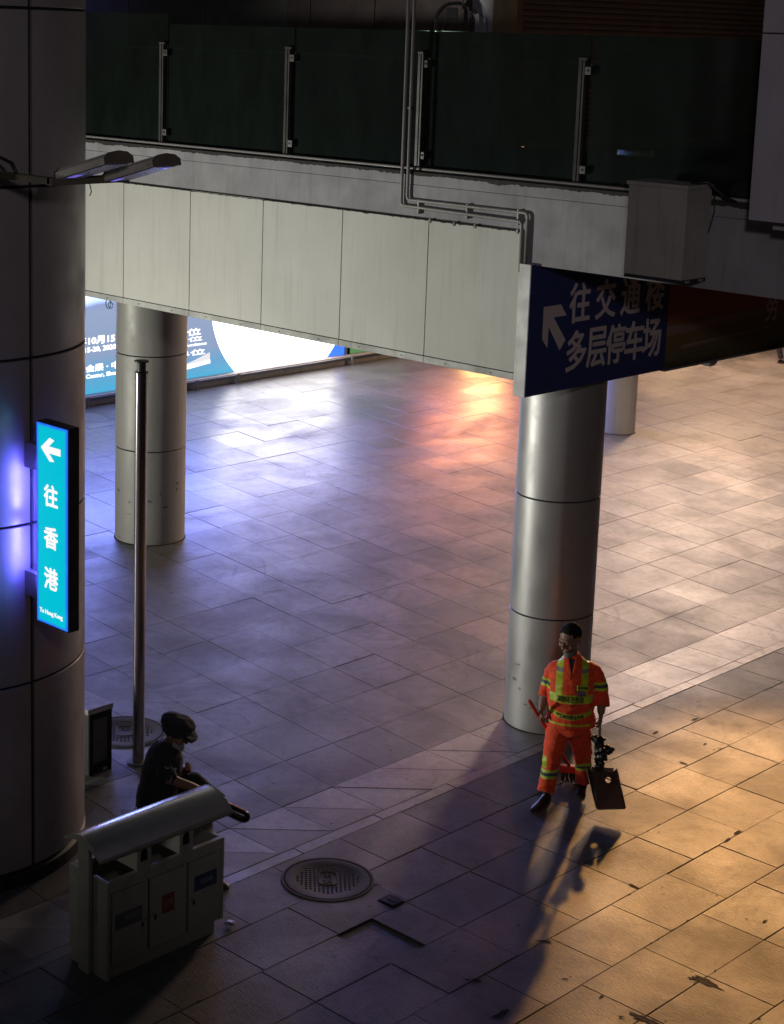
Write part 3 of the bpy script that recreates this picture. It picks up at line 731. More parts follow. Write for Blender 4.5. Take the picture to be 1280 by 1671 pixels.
# ---------------------------------------------------------------- teal lit sign on the big pillar
def teal_sign():
    X0, X1, Y, Z0, Z1 = -10.71, -10.315, 7.9, 2.30, 3.895
    t = thing('lightbox_sign', (X0, Y, Z0), 'tall glowing teal sign with white arrow, Chinese characters and English line', 'sign')
    def L(x, y, z): return (x - X0, y - Y, z - Z0)
    box('case', L(X0, Y + .008, Z0), L(X1, Y + .108, Z1), M['black'], t, .004)
    box('lit_face', L(X0 + .008, Y, Z0 + .010), L(X1 - .008, Y + .007, Z1 - .010), M['teal'], t, .001)
    UX, UZ = (1, 0, 0), (0, 0, 1)
    k = .001
    a = [(-10.645, 3.70), (-10.535, 3.79), (-10.478, 3.778), (-10.545, 3.722), (-10.402, 3.722), (-10.402, 3.668), (-10.545, 3.668), (-10.478, 3.612), (-10.535, 3.605)]
    plate('arrow', a[::-1], L(0, Y - k, 0), UX, UZ, M['teal_text'], t, .002)
    for ch, z in (('往', 3.255), ('香', 2.925), ('港', 2.60)):
        text('character', ch, L(-10.605, Y - k, z), UX, UZ, .165, .165, M['teal_text'], t, .002, .03)
    text('english_line', 'To Hong Kong', L(-10.665, Y - k, 2.378), UX, UZ, .285, .045, M['teal_text'], t, .002, .03)
    for z in (3.49, 2.46):
        box('bracket', L(-10.975, Y + .03, z), L(X0 - .001, Y + .09, z + .20), M['pillar_dark'], t, .004)
        box('bracket_plate', L(-10.985, Y + .01, z - .006), L(-10.965, Y + .11, z + .206), M['black'], t, .003)
    for z in (2.78, 3.35):
        box('led_strip', L(X0 - .006, Y + .012, z - .23), L(X0 - .001, Y + .09, z + .23), M['violet_led'], t, .001)
teal_sign()

# ---------------------------------------------------------------- LED flood lamps on the pillar arm
def flood(x, y, z, label):
    t = thing('flood_lamp', (x, y, z), label, 'flood lamp', 'flood lamps on the arm of the big pillar')
    a = math.radians(15); t.rotation_euler = (0, -a, 0)
    w, l = .235, .60
    prof = [(0, 0), (w, 0), (w, .045), (w * .82, .075), (w * .5, .085), (w * .18, .075), (0, .045)]
    vs = []; n = len(prof)
    for xx in (0.02, l - .02): vs += [(xx, p[0], p[1]) for p in prof]
    fs = [tuple(range(n)), tuple(range(2 * n - 1, n - 1, -1))] + [(i, (i + 1) % n, n + (i + 1) % n, n + i) for i in range(n)]
    mesh_obj('heat_sink', vs, fs, M['lampside'], t)
    for zz in (.012, .030): box('cooling_rib', (.02, -.006, zz), (l - .02, -.001, zz + .008), M['lampside'], t, .001)
    for xx in (0, l - .019):
        vs = []
        for q in (0, .018): vs += [(xx + q, p[0] * 1.04 - .005, p[1] * 1.05 - .002) for p in prof]
        mesh_obj('end_cap', vs, fs, M['dark_metal'], t)
    box('led_board', (.04, .02, -.006), (l - .04, w - .02, -.001), M['led_faint'], t, .001)
    return t
f1 = flood(-10.07, 7.60, 5.775, 'left flood lamp, tilted up in front of the big pillar')
f2 = flood(-10.06, 8.02, 5.745, 'right flood lamp, over the first cladding panel')
box('lit_led', (.10, .03, -.009), (.20, .10, -.0065), M['led_spot'], f1, .001)
box('lit_led', (.49, .13, -.009), (.54, .18, -.0065), M['led_spot'], f2, .001); box('lit_led', (.05, .03, -.009), (.15, .08, -.0065), M['led_spot'], f2, .001)
arm = thing('lamp_arm', (-10.9, 7.55, 5.74), 'dark steel arm carrying the two flood lamps on the big pillar', 'lamp arm')
box('wall_plate', (-.03, -.02, -.06), (.02, .09, .10), M['black'], arm, .004)
box('arm_beam', (.0, .0, .0), (.84, .05, .05), M['dark_metal'], arm, .006)
box('cross_beam', (.80, -.0, -.005), (.86, .70, .05), M['dark_metal'], arm, .006)
for q in (.12, .52): box('hinge_block', (.78, q, .04), (.88, q + .1, .10), M['black'], arm, .01)
tube('supply_cable', [(.02, .02, .04), (.10, .02, .13), (.22, .02, .15), (.36, .02, .12), (.42, .02, .05)], .014, M['black'], arm, 8)
tube('supply_cable', [(.84, .35, .0), (.86, .35, -.06), (.84, .35, -.09)], .004, M['black'], arm, 6)

# ---------------------------------------------------------------- steel pole, cabinet
pl = thing('steel_pole', (-12.2, 10.18, 0), 'tall thin stainless steel pole standing behind the seated guard', 'pole')
lathe('tube', [(.056, 0), (.056, 3.77)], M['chrome'], pl, 32, closed=False)
lathe('collar', [(.05, 3.765), (.062, 3.765), (.062, 3.775), (.045, 3.775)], M['black'], pl, 32)
lathe('neck', [(.040, 3.775), (.040, 3.865)], M['black'], pl, 32, closed=False)
lathe('cap', [(.001, 3.865), (.066, 3.865), (.066, 3.878), (.001, 3.882)], M['black'], pl, 32, closed=False)
lathe('foot_flange', [(.11, .002), (.11, .012), (.052, .016), (.052, .0)], M['trim'], pl, 32)
cb = thing('cabinet', (-12.25, 9.62, 0), 'low dark cabinet with stone top beside the big pillar', 'cabinet')
box('body', (-.5, .0, .0), (0, .265, .60), M['black'], cb, .004)
box('stone_top', (-.52, -.015, .602), (.015, .28, .655), M['band'], cb, .006)
for a, b in (((.001, .0, .0), (.014, .045, .60)), ((.001, .22, .0), (.014, .265, .60)), ((.001, .046, .54), (.014, .219, .60)), ((.001, .046, .06), (.014, .219, .11))): box('door_frame', a, b, M['joint'], cb, .002)
box('door_sheet', (.001, .046, .111), (.006, .219, .539), M['darkwall'], cb, .001)
box('vent_slot', (.0145, .16, .02), (.016, .21, .045), M['trim'], cb, 0)
for me in [c.data for c in cb.children if c.name.startswith('stone_top')]:
    a = me.attributes.new('tone', 'FLOAT_COLOR', 'FACE')
    for q in a.data: q.color = (1, 1, 1, 1)

# ---------------------------------------------------------------- litter bin
def litter_bin():
    X, Y = -9.28, 7.465
    t = thing('litter_bin', (X, Y, 0), 'grey steel triple litter bin with curved roof at the lower left', 'litter bin')
    Ln = 1.14; D = .45; top = .775
    box('plinth', (-D + .02, .01, 0), (-.02, Ln - .07, .10), M['bin'], t, .004)
    box('side_panel', (-D, 0, .101), (-.20 - .09, .03, top), M['bin'], t, .005)       # near end, left of the post
    box('side_panel', (-.175, 0, .0), (0, .03, top), M['bin'], t, .005)
    box('side_panel', (-.289, .02, .1), (-.176, .03, top - .05), M['joint'], t, .001)
    box('side_panel', (-D, Ln - .03, .101), (0, Ln, top), M['bin'], t, .005)
    box('back_panel', (-D, .031, .101), (-D + .02, Ln - .031, top), M['bin'], t, .003)
    box('top_rail', (-.04, .031, top - .09), (0, Ln - .031, top), M['bin'], t, .004)
    box('top_rail', (-D + .021, .031, top - .03), (-D + .06, Ln - .031, top), M['bin'], t, .004)
    for y in (.395, .775): box('divider', (-D + .061, y - .02, top - .04), (-.041, y + .02, top - .004), M['bin'], t, .004)
    box('inner_floor', (-D + .021, .032, .12), (-.03, Ln - .032, .46), M['joint'], t, 0)
    for k, (y0, y1) in enumerate(((.05, .385), (.41, .765), (.79, 1.105))):
        d = box('door', (-.028, y0, .105), (-.004, y1, top - .10), M['bin'], t, .004)
        ky = y1 - .03 if k == 0 else y0 + .03
        kz = .37 if k == 0 else (.385 if k == 1 else .37)
        lathe('lock', [(.001, 0), (.012, 0), (.012, .008), (.001, .010)], M['trim'], d, 12)
        q = [c for c in d.children][-1]; q.location = (-.004, ky, kz); q.rotation_euler = (0, math.pi / 2, 0)
        q2 = box('keyhole_plate', (-.004, ky - .012 - (.02 if k == 0 else -.02), kz - .05), (-.001, ky + .008 - (.02 if k == 0 else -.02), kz - .015), M['joint'], d, .001)
    st = mat('faded_sticker_grey', (.13, .14, .17), .6); sr = mat('faded_sticker_red', (.28, .06, .05), .6); sb = mat('faded_sticker_blue', (.045, .075, .16), .6)
    lt = mat('sticker_print', (.35, .34, .33), .6)
    UY, UZ = (0, 1, 0), (0, 0, 1)
    plate('sticker', [(.075, .375), (.33, .375), (.33, .50), (.075, .50)], (-.0035, 0, 0), UY, UZ, st, t, .001)
    plate('sticker', [(.52, .35), (.645, .35), (.645, .50), (.52, .50)], (-.0035, 0, 0), UY, UZ, sr, t, .001)
    plate('sticker', [(.84, .42), (1.07, .42), (1.07, .545), (.84, .545)], (-.0035, 0, 0), UY, UZ, sb, t, .001)
    text('sticker_print', '其他垃圾', (-.0023, .16, .43), UY, UZ, .15, .045, lt, t, .0006, .01)
    text('sticker_print', '分类', (-.0023, .535, .40), UY, UZ, .095, .06, lt, t, .0006, .01)
    text('sticker_print', '可回收', (-.0023, .90, .46), UY, UZ, .13, .045, lt, t, .0006, .01)
    # ash and inlet boxes between body and roof, with arched openings
    for y0 in (.285, .695):
        y1 = y0 + .135; x1 = -.012; z0, z1 = top + .001, top + .195
        b = thing_part('inlet_box', t)
        box('cheek', (-.34, y0, z0), (x1 - .012, y0 + .006, z1), M['bin'], b, .001); box('cheek', (-.34, y1 - .006, z0), (x1 - .012, y1, z1), M['bin'], b, .001)
        # front with an arch cut out
        ya, yb = y0 + .032, y1 - .032; zb = z0 + .055; r = (yb - ya) / 2; zc = zb + .065
        arch = [(ya, zb), (yb, zb)] + [((ya + yb) / 2 + r * math.cos(a * math.pi / 10), zc + r * math.sin(a * math.pi / 10)) for a in range(11)]
        outer = [(y0, z0), (y1, z0)] + [(y1, z0 + (z1 - z0) * k / 3) for k in (1, 2, 3)] + [(y1 - (y1 - y0) * k / 6, z1) for k in range(1, 6)] + [(y0, z1 - (z1 - z0) * k / 3) for k in range(0, 3)]
        n = 13
        vs = [(x1, p[0], p[1]) for p in outer[:n]] + [(x1, p[0], p[1]) for p in arch]
        vs += [(x1 - .011, v[1], v[2]) for v in vs]
        m_ = 2 * n; fs = []
        for i in range(n):
            j = (i + 1) % n
            fs += [(i, j, n + j, n + i), (m_ + i, m_ + n + i, m_ + n + j, m_ + j), (n + i, n + j, m_ + n + j, m_ + n + i), (i, m_ + i, m_ + j, j)]
        mesh_obj('arched_front', vs, fs, M['bin'], b)
        box('dark_inside', (-.33, y0 + .007, z0), (x1 - .03, y1 - .007, z1 - .001), M['joint'], b, 0)
        for q in (-.02, 0, .02): box('ash_slot', (x1 + .0005, (y0 + y1) / 2 + q - .006, zb - .022), (x1 + .0015, (y0 + y1) / 2 + q + .006, zb - .016), M['trim'], b, 0)
    # posts and curved roof
    box('post', (-.30, -.035, 0), (-.175, -.003, 1.03), M['bin'], t, .004)
    box('post', (-.30, Ln + .003, 0), (-.175, Ln + .035, 1.03), M['bin'], t, .004)
    def arc(th):
        o = []
        for i in range(21):
            s = i / 20; x = -.43 + .43 * s; z = .985 + .118 * math.sin(math.pi * (s * .90 + .07)) - .035 * s
            o.append((x, z + th))
        return o
    up, lo = arc(0), arc(-.022)
    vs = []; ys = [-.055, Ln + .075]
    for y in ys: vs += [(x, y, z) for x, z in up] + [(x, y, z) for x, z in reversed(lo)]
    n = 42
    fs = [(i, (i + 1) % n, n + (i + 1) % n, n + i)[::-1] for i in range(n)]
    o = mesh_obj('roof', vs, fs, M['binroof'], t, True)
    for y in (ys[0] - .012, ys[1] + .001):
        cap = [(x, y, z + .003) for x, z in up] + [(x, y, z - .012 - .034 * math.sin(math.pi * i / 20)) for i, (x, z) in reversed(list(enumerate(up)))]
        c2 = [(a[0], y + .011, a[2]) for a in cap]; k = len(cap)
        mesh_obj('roof_end', cap + c2, [tuple(range(k)), tuple(range(2 * k - 1, k - 1, -1))] + [(i, k + i, k + (i + 1) % k, (i + 1) % k) for i in range(k)], M['bin'], t)
    return t
def thing_part(name, parent):
    o = bpy.data.objects.new(name, None); COL.objects.link(o); o.parent = parent; return o
litter_bin()
lt = thing('litter_wrapper', (-9.30, 8.70, .0), 'crumpled clear wrapper on the ground beside the bin', 'litter')
bm = bmesh.new(); bmesh.ops.create_icosphere(bm, subdivisions=2, radius=.038)
for v in bm.verts: v.co += Vector((noise.noise(v.co * 60), noise.noise(v.co * 60 + Vector((5, 1, 1))), noise.noise(v.co * 60 + Vector((1, 9, 1))))) * .03; v.co.z = v.co.z * .35 + .022
from_bm('film', bm, mat('clear_wrapper', (.22, .23, .26), .3), lt)

# ---------------------------------------------------------------- low wall, rail and lit advertising screens
def screens():
    w = thing('low_wall', (-25.2, 15, 0), 'low grey stone kerb wall under the lit screens', 'wall')
    y = 0
    while y < 34:
        box('wall_block', (-.27, y + .004, 0), (0, y + 1.396, .14), M['trim'], w, .006); box('cap_stone', (-.27, y + .003, .1405), (.02, y + 1.397, .16), M['rwall'], w, .004); y += 1.4
    r = thing('kerb_rail', (-25.12, 15, 0), 'thin steel rail on short posts along the low wall', 'railing')
    tube('rail', [(0, 0, .20), (0, 13.6, .20)], .017, M['lampside'], r, 10)
    for y in (2.1, 4.7, 7.35, 8.45, 11.7, 13.2):
        box('post', (-.02, y - .022, .008), (.02, y + .022, .19), M['trim'], r, .002); box('foot_plate', (-.05, y - .06, .0), (.05, y + .06, .008), M['trim'], r, .002)
    s = thing('lit_billboard', (-25.5, 17, .11), 'long glowing advertising screen with white disc and Chinese date lines', 'billboard')
    def L(x, y, z): return (x + 25.5, y - 17, z - .11)
    box('back_case', L(-25.75, 16.5, .10), L(-25.515, 26.86, 4.7), M['black'], s, .01)
    box('lit_sheet', L(-25.512, 16.52, .13), L(-25.50, 26.84, 4.68), M['screen'], s, .001)
    for a, b in ((L(-25.51, 16.45, .08), L(-25.47, 26.9, .128)), (L(-25.51, 16.45, 4.682), L(-25.47, 26.9, 4.74)), (L(-25.51, 26.845, .13), L(-25.47, 26.9, 4.68))):
        box('frame_bar', a, b, M['trim'], s, .003)
    UY, UZ = (0, 1, 0), (0, 0, 1)
    cy, cz, R = 25.0, 1.64, 1.98; pts = []
    for k in range(121):
        a = 2 * math.pi * k / 120; yy, zz = cy + R * math.cos(a), cz + R * math.sin(a)
        if yy < 26.83: pts.append((yy, max(zz, .135)))
    # keep counter-clockwise outline, remove repeats
    out = []
    for p in pts:
        if not out or (abs(p[0] - out[-1][0]) + abs(p[1] - out[-1][1])) > 1e-4: out.append(p)
    plate('white_disc', out[:-1], L(-25.499, 0, 0), UY, UZ, M['screen_white'], s, .002)
    plate('blue_wedge', [(26.3, .136), (26.835, .136), (26.835, 1.0), (26.78, .75), (26.6, .45)], L(-25.4985, 0, 0), UY, UZ, M['screen_wedge'], s, .004)
    plate('pale_swoosh', [(22.0, .36), (23.02, .43), (23.01, .62), (22.6, .50)], L(-25.4995, 0, 0), UY, UZ, M['screen_swoosh'], s, .002)
    plate('pale_swoosh', [(22.0, .30), (23.03, .40), (23.02, .47), (22.0, .40)], L(-25.4985, 0, 0), UY, UZ, M['screen_text'], s, .002)
    X = -25.499
    text('date_line', '2020年10月15', L(X, 19.30, 1.08), UY, UZ, 1.32, .15, M['screen_text'], s, .003, .05)
    text('date_line', 'October 15-20, 2020', L(X, 19.30, .93), UY, UZ, 1.35, .10, M['screen_text'], s, .003, .05)
    text('venue_line', '深圳 · 会展 · 中心', L(X, 19.35, .57), UY, UZ, 1.6, .13, M['screen_text'], s, .003, .05)
    text('venue_line', 'Exhibition Center, Shenzhen', L(X, 19.35, .44), UY, UZ, 1.6, .085, M['screen_text'], s, .003, .05)
    for k, (z, h, y1, tx) in enumerate(((1.00, .13, 22.76, '主办单位'), (.88, .09, 22.80, '承办单位'), (.77, .07, 22.92, 'Organizing Committee'), (.60, .11, 22.88, '协办单位'))):
        text('organiser_line', tx, L(X, 21.3, z), UY, UZ, y1 - 21.3, h, M['screen_text'], s, .003, .05)
    g = thing('lit_billboard', (-25.5, 27.0, .1), 'green lit panel beside the white disc screen, mostly hidden by the bridge', 'billboard')
    box('back_case', (-.25, 0, 0), (-.012, 1.8, 3.9), M['black'], g, .01); box('lit_sheet', (-.011, .03, .04), (0, 1.77, 3.86), M['screen_green'], g, .001)
    for (y0, y1, z0, z1, m, lb) in ((29.4, 32.4, 1.75, 4.6, 'orange_sign', 'tall orange shop sign hidden behind the bridge'), (30.6, 32.0, .55, 1.6, 'hot_sign', 'bright yellow shop window under the tall orange sign'), (38.2, 39.6, 1.9, 3.0, 'yellow_sign', 'warm yellow shop sign at the far end of the low wall')):
        g = thing('shop_sign', (-25.3, y0, z0), lb, 'shop sign')
        box('case', (-.2, 0, 0), (-.011, y1 - y0, z1 - z0), M['black'], g, .01); box('lit_sheet', (-.010, .03, .03), (0, y1 - y0 - .03, z1 - z0 - .03), M[m], g, .001)
    wl = box('screen_wall', (-26.2, 10, 0), (-25.76, 52, 6.5), M['darkwall'], None, .01)
    tag(wl, 'dark wall that carries the lit screens', 'wall')
screens()

# lamp housings for the lamps above
def housing():
    for n, L in LAMPS.items():
        lb = {'key': 'warm spot lamp under the far end of the bridge', 'plaza_a': 'round ceiling lamp above the middle of the plaza', 'plaza_b': 'round ceiling lamp above the far plaza', 'green': 'greenish street lamp left of the big pillar', 'street': 'added fill lamp high behind the viewer'}[n]
        t = thing('plaza_lamp', L['at'], lb, 'lamp'); t.rotation_euler = L['obj'].rotation_euler
        r = L.get('size', .24) / 2 + .06
        lathe('shade', [(r, -.0), (r + .02, .0), (r + .02, .10), (r * .6, .2), (.02, .22), (.02, .20), (r * .58, .18), (r, .09)], M['black'], t, 28)
        if n in ('plaza_a', 'plaza_b', 'key'):
            tube('hanger', [(0, 0, .2), (0, 0, .5)], .02, M['black'], t, 8)
        else:
            pass
        L['obj'].parent = None
housing()

# ---------------------------------------------------------------- figures
def catmull(pts, n=8):
    out = []; k = len(pts)
    for i in range(k - 1):
        p0, p1, p2, p3 = pts[max(i - 1, 0)], pts[i], pts[i + 1], pts[min(i + 2, k - 1)]
        for s in range(n):
            t = s / n
            out.append([.5 * ((2 * b) + (-a + c) * t + (2 * a - 5 * b + 4 * c - d) * t * t + (-a + 3 * b - 3 * c + d) * t ** 3) for a, b, c, d in zip(p0, p1, p2, p3)])
    out.append(list(pts[-1])); return out
def loft(bm, pts, side=(1, 0, 0), seg=20, n=7, smooth_pts=True):
    """pts (x, y, z, r_side, r_other): closed tube of elliptical sections"""
    P_ = catmull(pts, n) if smooth_pts and len(pts) > 2 else [list(p) for p in pts]
    side = Vector(side); rings = []
    for i, p in enumerate(P_):
        a = Vector(P_[max(i - 1, 0)][:3]); b = Vector(P_[min(i + 1, len(P_) - 1)][:3]); t = (b - a).normalized()
        s = (side - t * side.dot(t)).normalized(); f = t.cross(s)
        rings.append([bm.verts.new(Vector(p[:3]) + s * (p[3] * math.cos(2 * math.pi * k / seg)) + f * (p[4] * math.sin(2 * math.pi * k / seg))) for k in range(seg)])
    for A, B in zip(rings, rings[1:]):
        for k in range(seg): bm.faces.new((A[k], A[(k + 1) % seg], B[(k + 1) % seg], B[k]))
    for R, flip in ((rings[0], True), (rings[-1], False)):
        c = bm.verts.new(sum((v.co for v in R), Vector()) / seg)
        for k in range(seg):
            q = (R[k], R[(k + 1) % seg], c); bm.faces.new(q[::-1] if flip else q)
def ball(bm, c, r, s=(1, 1, 1), rot=None):
    g = bmesh.ops.create_uvsphere(bm, u_segments=20, v_segments=14, radius=1)
    for v in g['verts']:
        q = Vector((v.co.x * r * s[0], v.co.y * r * s[1], v.co.z * r * s[2]))
        if rot: q = rot @ q
        v.co = q + Vector(c)
def fuse(name, bm, voxel, parent, mats, pick=None, sm=3, wrinkle=0.0, wscale=14.0, drape=None):
    """weld overlapping lofts into one continuous skin, smooth, optionally wrinkle, and colour faces by place"""
    bmesh.ops.recalc_face_normals(bm, faces=bm.faces[:])
    me = bpy.data.meshes.new(name); bm.to_mesh(me); bm.free()
    o = bpy.data.objects.new(name, me); COL.objects.link(o)
    r = o.modifiers.new('r', 'REMESH'); r.mode = 'VOXEL'; r.voxel_size = voxel
    s = o.modifiers.new('s', 'SMOOTH'); s.iterations = sm; s.factor = .5
    bpy.context.view_layer.update()
    m2 = bpy.data.meshes.new_from_object(o.evaluated_get(bpy.context.evaluated_depsgraph_get()))
    o.modifiers.clear(); o.data = m2; bpy.data.meshes.remove(me); m2.name = name
    m2.materials.clear()
    for x in mats: m2.materials.append(x)
    if wrinkle:
        nm = [v.normal.copy() for v in m2.vertices]
        for v, n_ in zip(m2.vertices, nm):
            p = v.co
            q = Vector((p.x * wscale, p.y * wscale, p.z * wscale * 1.6))
            d = noise.noise(q) + .5 * noise.noise(q * 2.1 + Vector((3, 7, 1)))
            ridge = 1 - abs(noise.noise(Vector((p.x * wscale * .7, p.y * wscale * .7, p.z * wscale * 1.3 + 5)))) * 2.4
            v.co = p + n_ * (wrinkle * (d * .7 + ridge * .6))
    if pick:
        for f in m2.polygons: f.material_index = pick(f.center, f.normal)
    m2.polygons.foreach_set('use_smooth', [True] * len(m2.polygons))
    m2.update(); o.parent = parent
    return o
def hand_bm(bm, wrist, d, palm_n, curl=1.0, scale=1.0, thumb=1):
    """palm plus five fingers; d points from wrist to knuckles, palm_n out of the palm"""
    w = Vector(wrist); d = Vector(d).normalized(); pn = Vector(palm_n); pn = (pn - d * pn.dot(d)).normalized(); sd = d.cross(pn).normalized() * thumb
    s = scale
    loft(bm, [(*(w - d * .02), .026 * s, .021 * s), (*(w + d * .02 * s), .032 * s, .019 * s), (*(w + d * .06 * s), .040 * s, .017 * s), (*(w + d * .09 * s), .038 * s, .014 * s)], side=sd, seg=14, n=4)
    for k, (off, ln) in enumerate(((.031, .070), (.011, .080), (-.010, .074), (-.030, .058))):
        p = w + d * .083 * s + sd * off * s; a = 0; pts = [(*p, .0095 * s, .0095 * s)]; dirv = d
        for j in range(3):
            a += curl * (.55, .75, .6)[j]
            dirv = d * math.cos(a) + pn * math.sin(a); p = p + dirv * (ln * (.42, .32, .26)[j] * s); rr = (.0092, .0085, .0068)[j] * s
            pts.append((*p, rr, rr))
        loft(bm, pts, side=sd, seg=10, n=3)
    p = w + d * .03 * s + sd * .030 * s
    p1 = p + (sd * .6 + d * .6 + pn * .35).normalized() * .038 * s; p2 = p1 + (d * .8 + pn * .6 * curl + sd * .05).normalized() * .032 * s
    loft(bm, [(*p, .013 * s, .013 * s), (*p1, .0115 * s, .0115 * s), (*p2, .008 * s, .008 * s)], side=pn, seg=10, n=3)
def head_bm(bm, c, rot, s=1.0):
    """head with brow, nose, mouth, chin, ears; front is -y before rotation"""
    c = Vector(c)
    def b_(p, r, sc): ball(bm, c + rot @ (Vector(p) * s), r * s, sc, rot)
    b_((0, .015, .035), .092, (.84, 1.05, .92)); b_((0, -.020, -.02), .074, (.86, .95, 1.15)); b_((0, -.045, -.072), .040, (.95, .8, .62))
    b_((0, -.082, .035), .03, (1.7, .45, .4)); b_((0, -.098, -.005), .017, (.75, .9, 1.6)); b_((0, -.108, -.022), .014, (1.15, .9, .75))
    b_((0, -.083, -.055), .018, (1.5, .6, .35)); b_((0, -.081, -.066), .018, (1.3, .6, .35))
    for q in (-1, 1):
        b_((q * .079, .01, -.005), .022, (.35, .75, 1.3)); b_((q * .042, -.07, -.025), .025, (.9, .6, .9))
def eye_parts(parent, c, rot, s, white, dark):
    for q in (-1, 1):
        bm = bmesh.new(); ball(bm, Vector(c) + rot @ (Vector((q * .031, -.082, .012)) * s), .0115 * s); o = from_bm('eye', bm, white, parent, True)
        bm = bmesh.new(); ball(bm, Vector(c) + rot @ (Vector((q * .031, -.0905, .011)) * s), .0055 * s); from_bm('iris', bm, dark, o, True)
SKIN = mat('tanned_skin', (.24, .13, .085), .5); P(SKIN).inputs['Subsurface Weight'].default_value = .08
HAIR = mat('black_hair', (.010, .009, .008), .85, spec=.2); EYEW = mat('eye_white', (.22, .20, .18), .6); EYED = mat('eye_dark', (.01, .008, .006), .2)
SHOE = mat('black_shoe', (.014, .013, .013), .38); SOLE = mat('shoe_sole', (.07, .055, .03), .7)
def cloth(name, col, rough=.8):
    m = mat(name, col, rough); v = mapped(m)
    a = ntex(m, v, 18, 5, .6); lk(m, mixc(m, ramp(m, a, [(.35, 0.0), (.7, 1.0)]), tuple(x * .78 for x in col), tuple(min(1, x * 1.12) for x in col)), P(m).inputs['Base Color'])
    bump(m, ntex(m, v, 55, 4, .7), .35, .004); P(m).inputs['Sheen Weight'].default_value = .15
    return m
def shoe(bm, heel, toe, h=.075, w=.045):
    heel, toe = Vector(heel), Vector(toe); d = (toe - heel).normalized(); up = Vector((0, 0, 1)); sd = d.cross(up).normalized()
    pts = []
    for s, ww, hh in ((-.10, .026, .03), (0.0, .036, h), (.25, .038, h * .95), (.5, .040, h * .62), (.8, w, h * .46), (1.0, .034, h * .34), (1.08, .012, h * .18)):
        p = heel.lerp(toe, s); pts.append((*(p + up * hh * .5), ww, hh * .5))
    loft(bm, pts, side=sd, seg=16, n=4)
def sole(name, heel, toe, parent, w=.044):
    heel, toe = Vector(heel), Vector(toe); d = (toe - heel); sd = d.normalized().cross(Vector((0, 0, 1))).normalized()
    o = []
    for s, ww in ((-.09, .02), (-.02, .034), (.3, .036), (.55, .040), (.82, w + .003), (1.02, .034), (1.10, .012)):
        o.append((heel + d * s, ww))
    poly = [p + sd * q for p, q in o] + [p - sd * q for p, q in reversed(o)]; k = len(poly)
    n = d.normalized().cross(sd)
    up = Vector((0, 0, 1))
    return mesh_obj(name, [p - up * .002 for p in poly] + [p + up * .018 for p in poly], [tuple(range(k))[::-1], tuple(range(k, 2 * k))] + [(i, (i + 1) % k, k + (i + 1) % k, k + i) for i in range(k)], SOLE, parent)

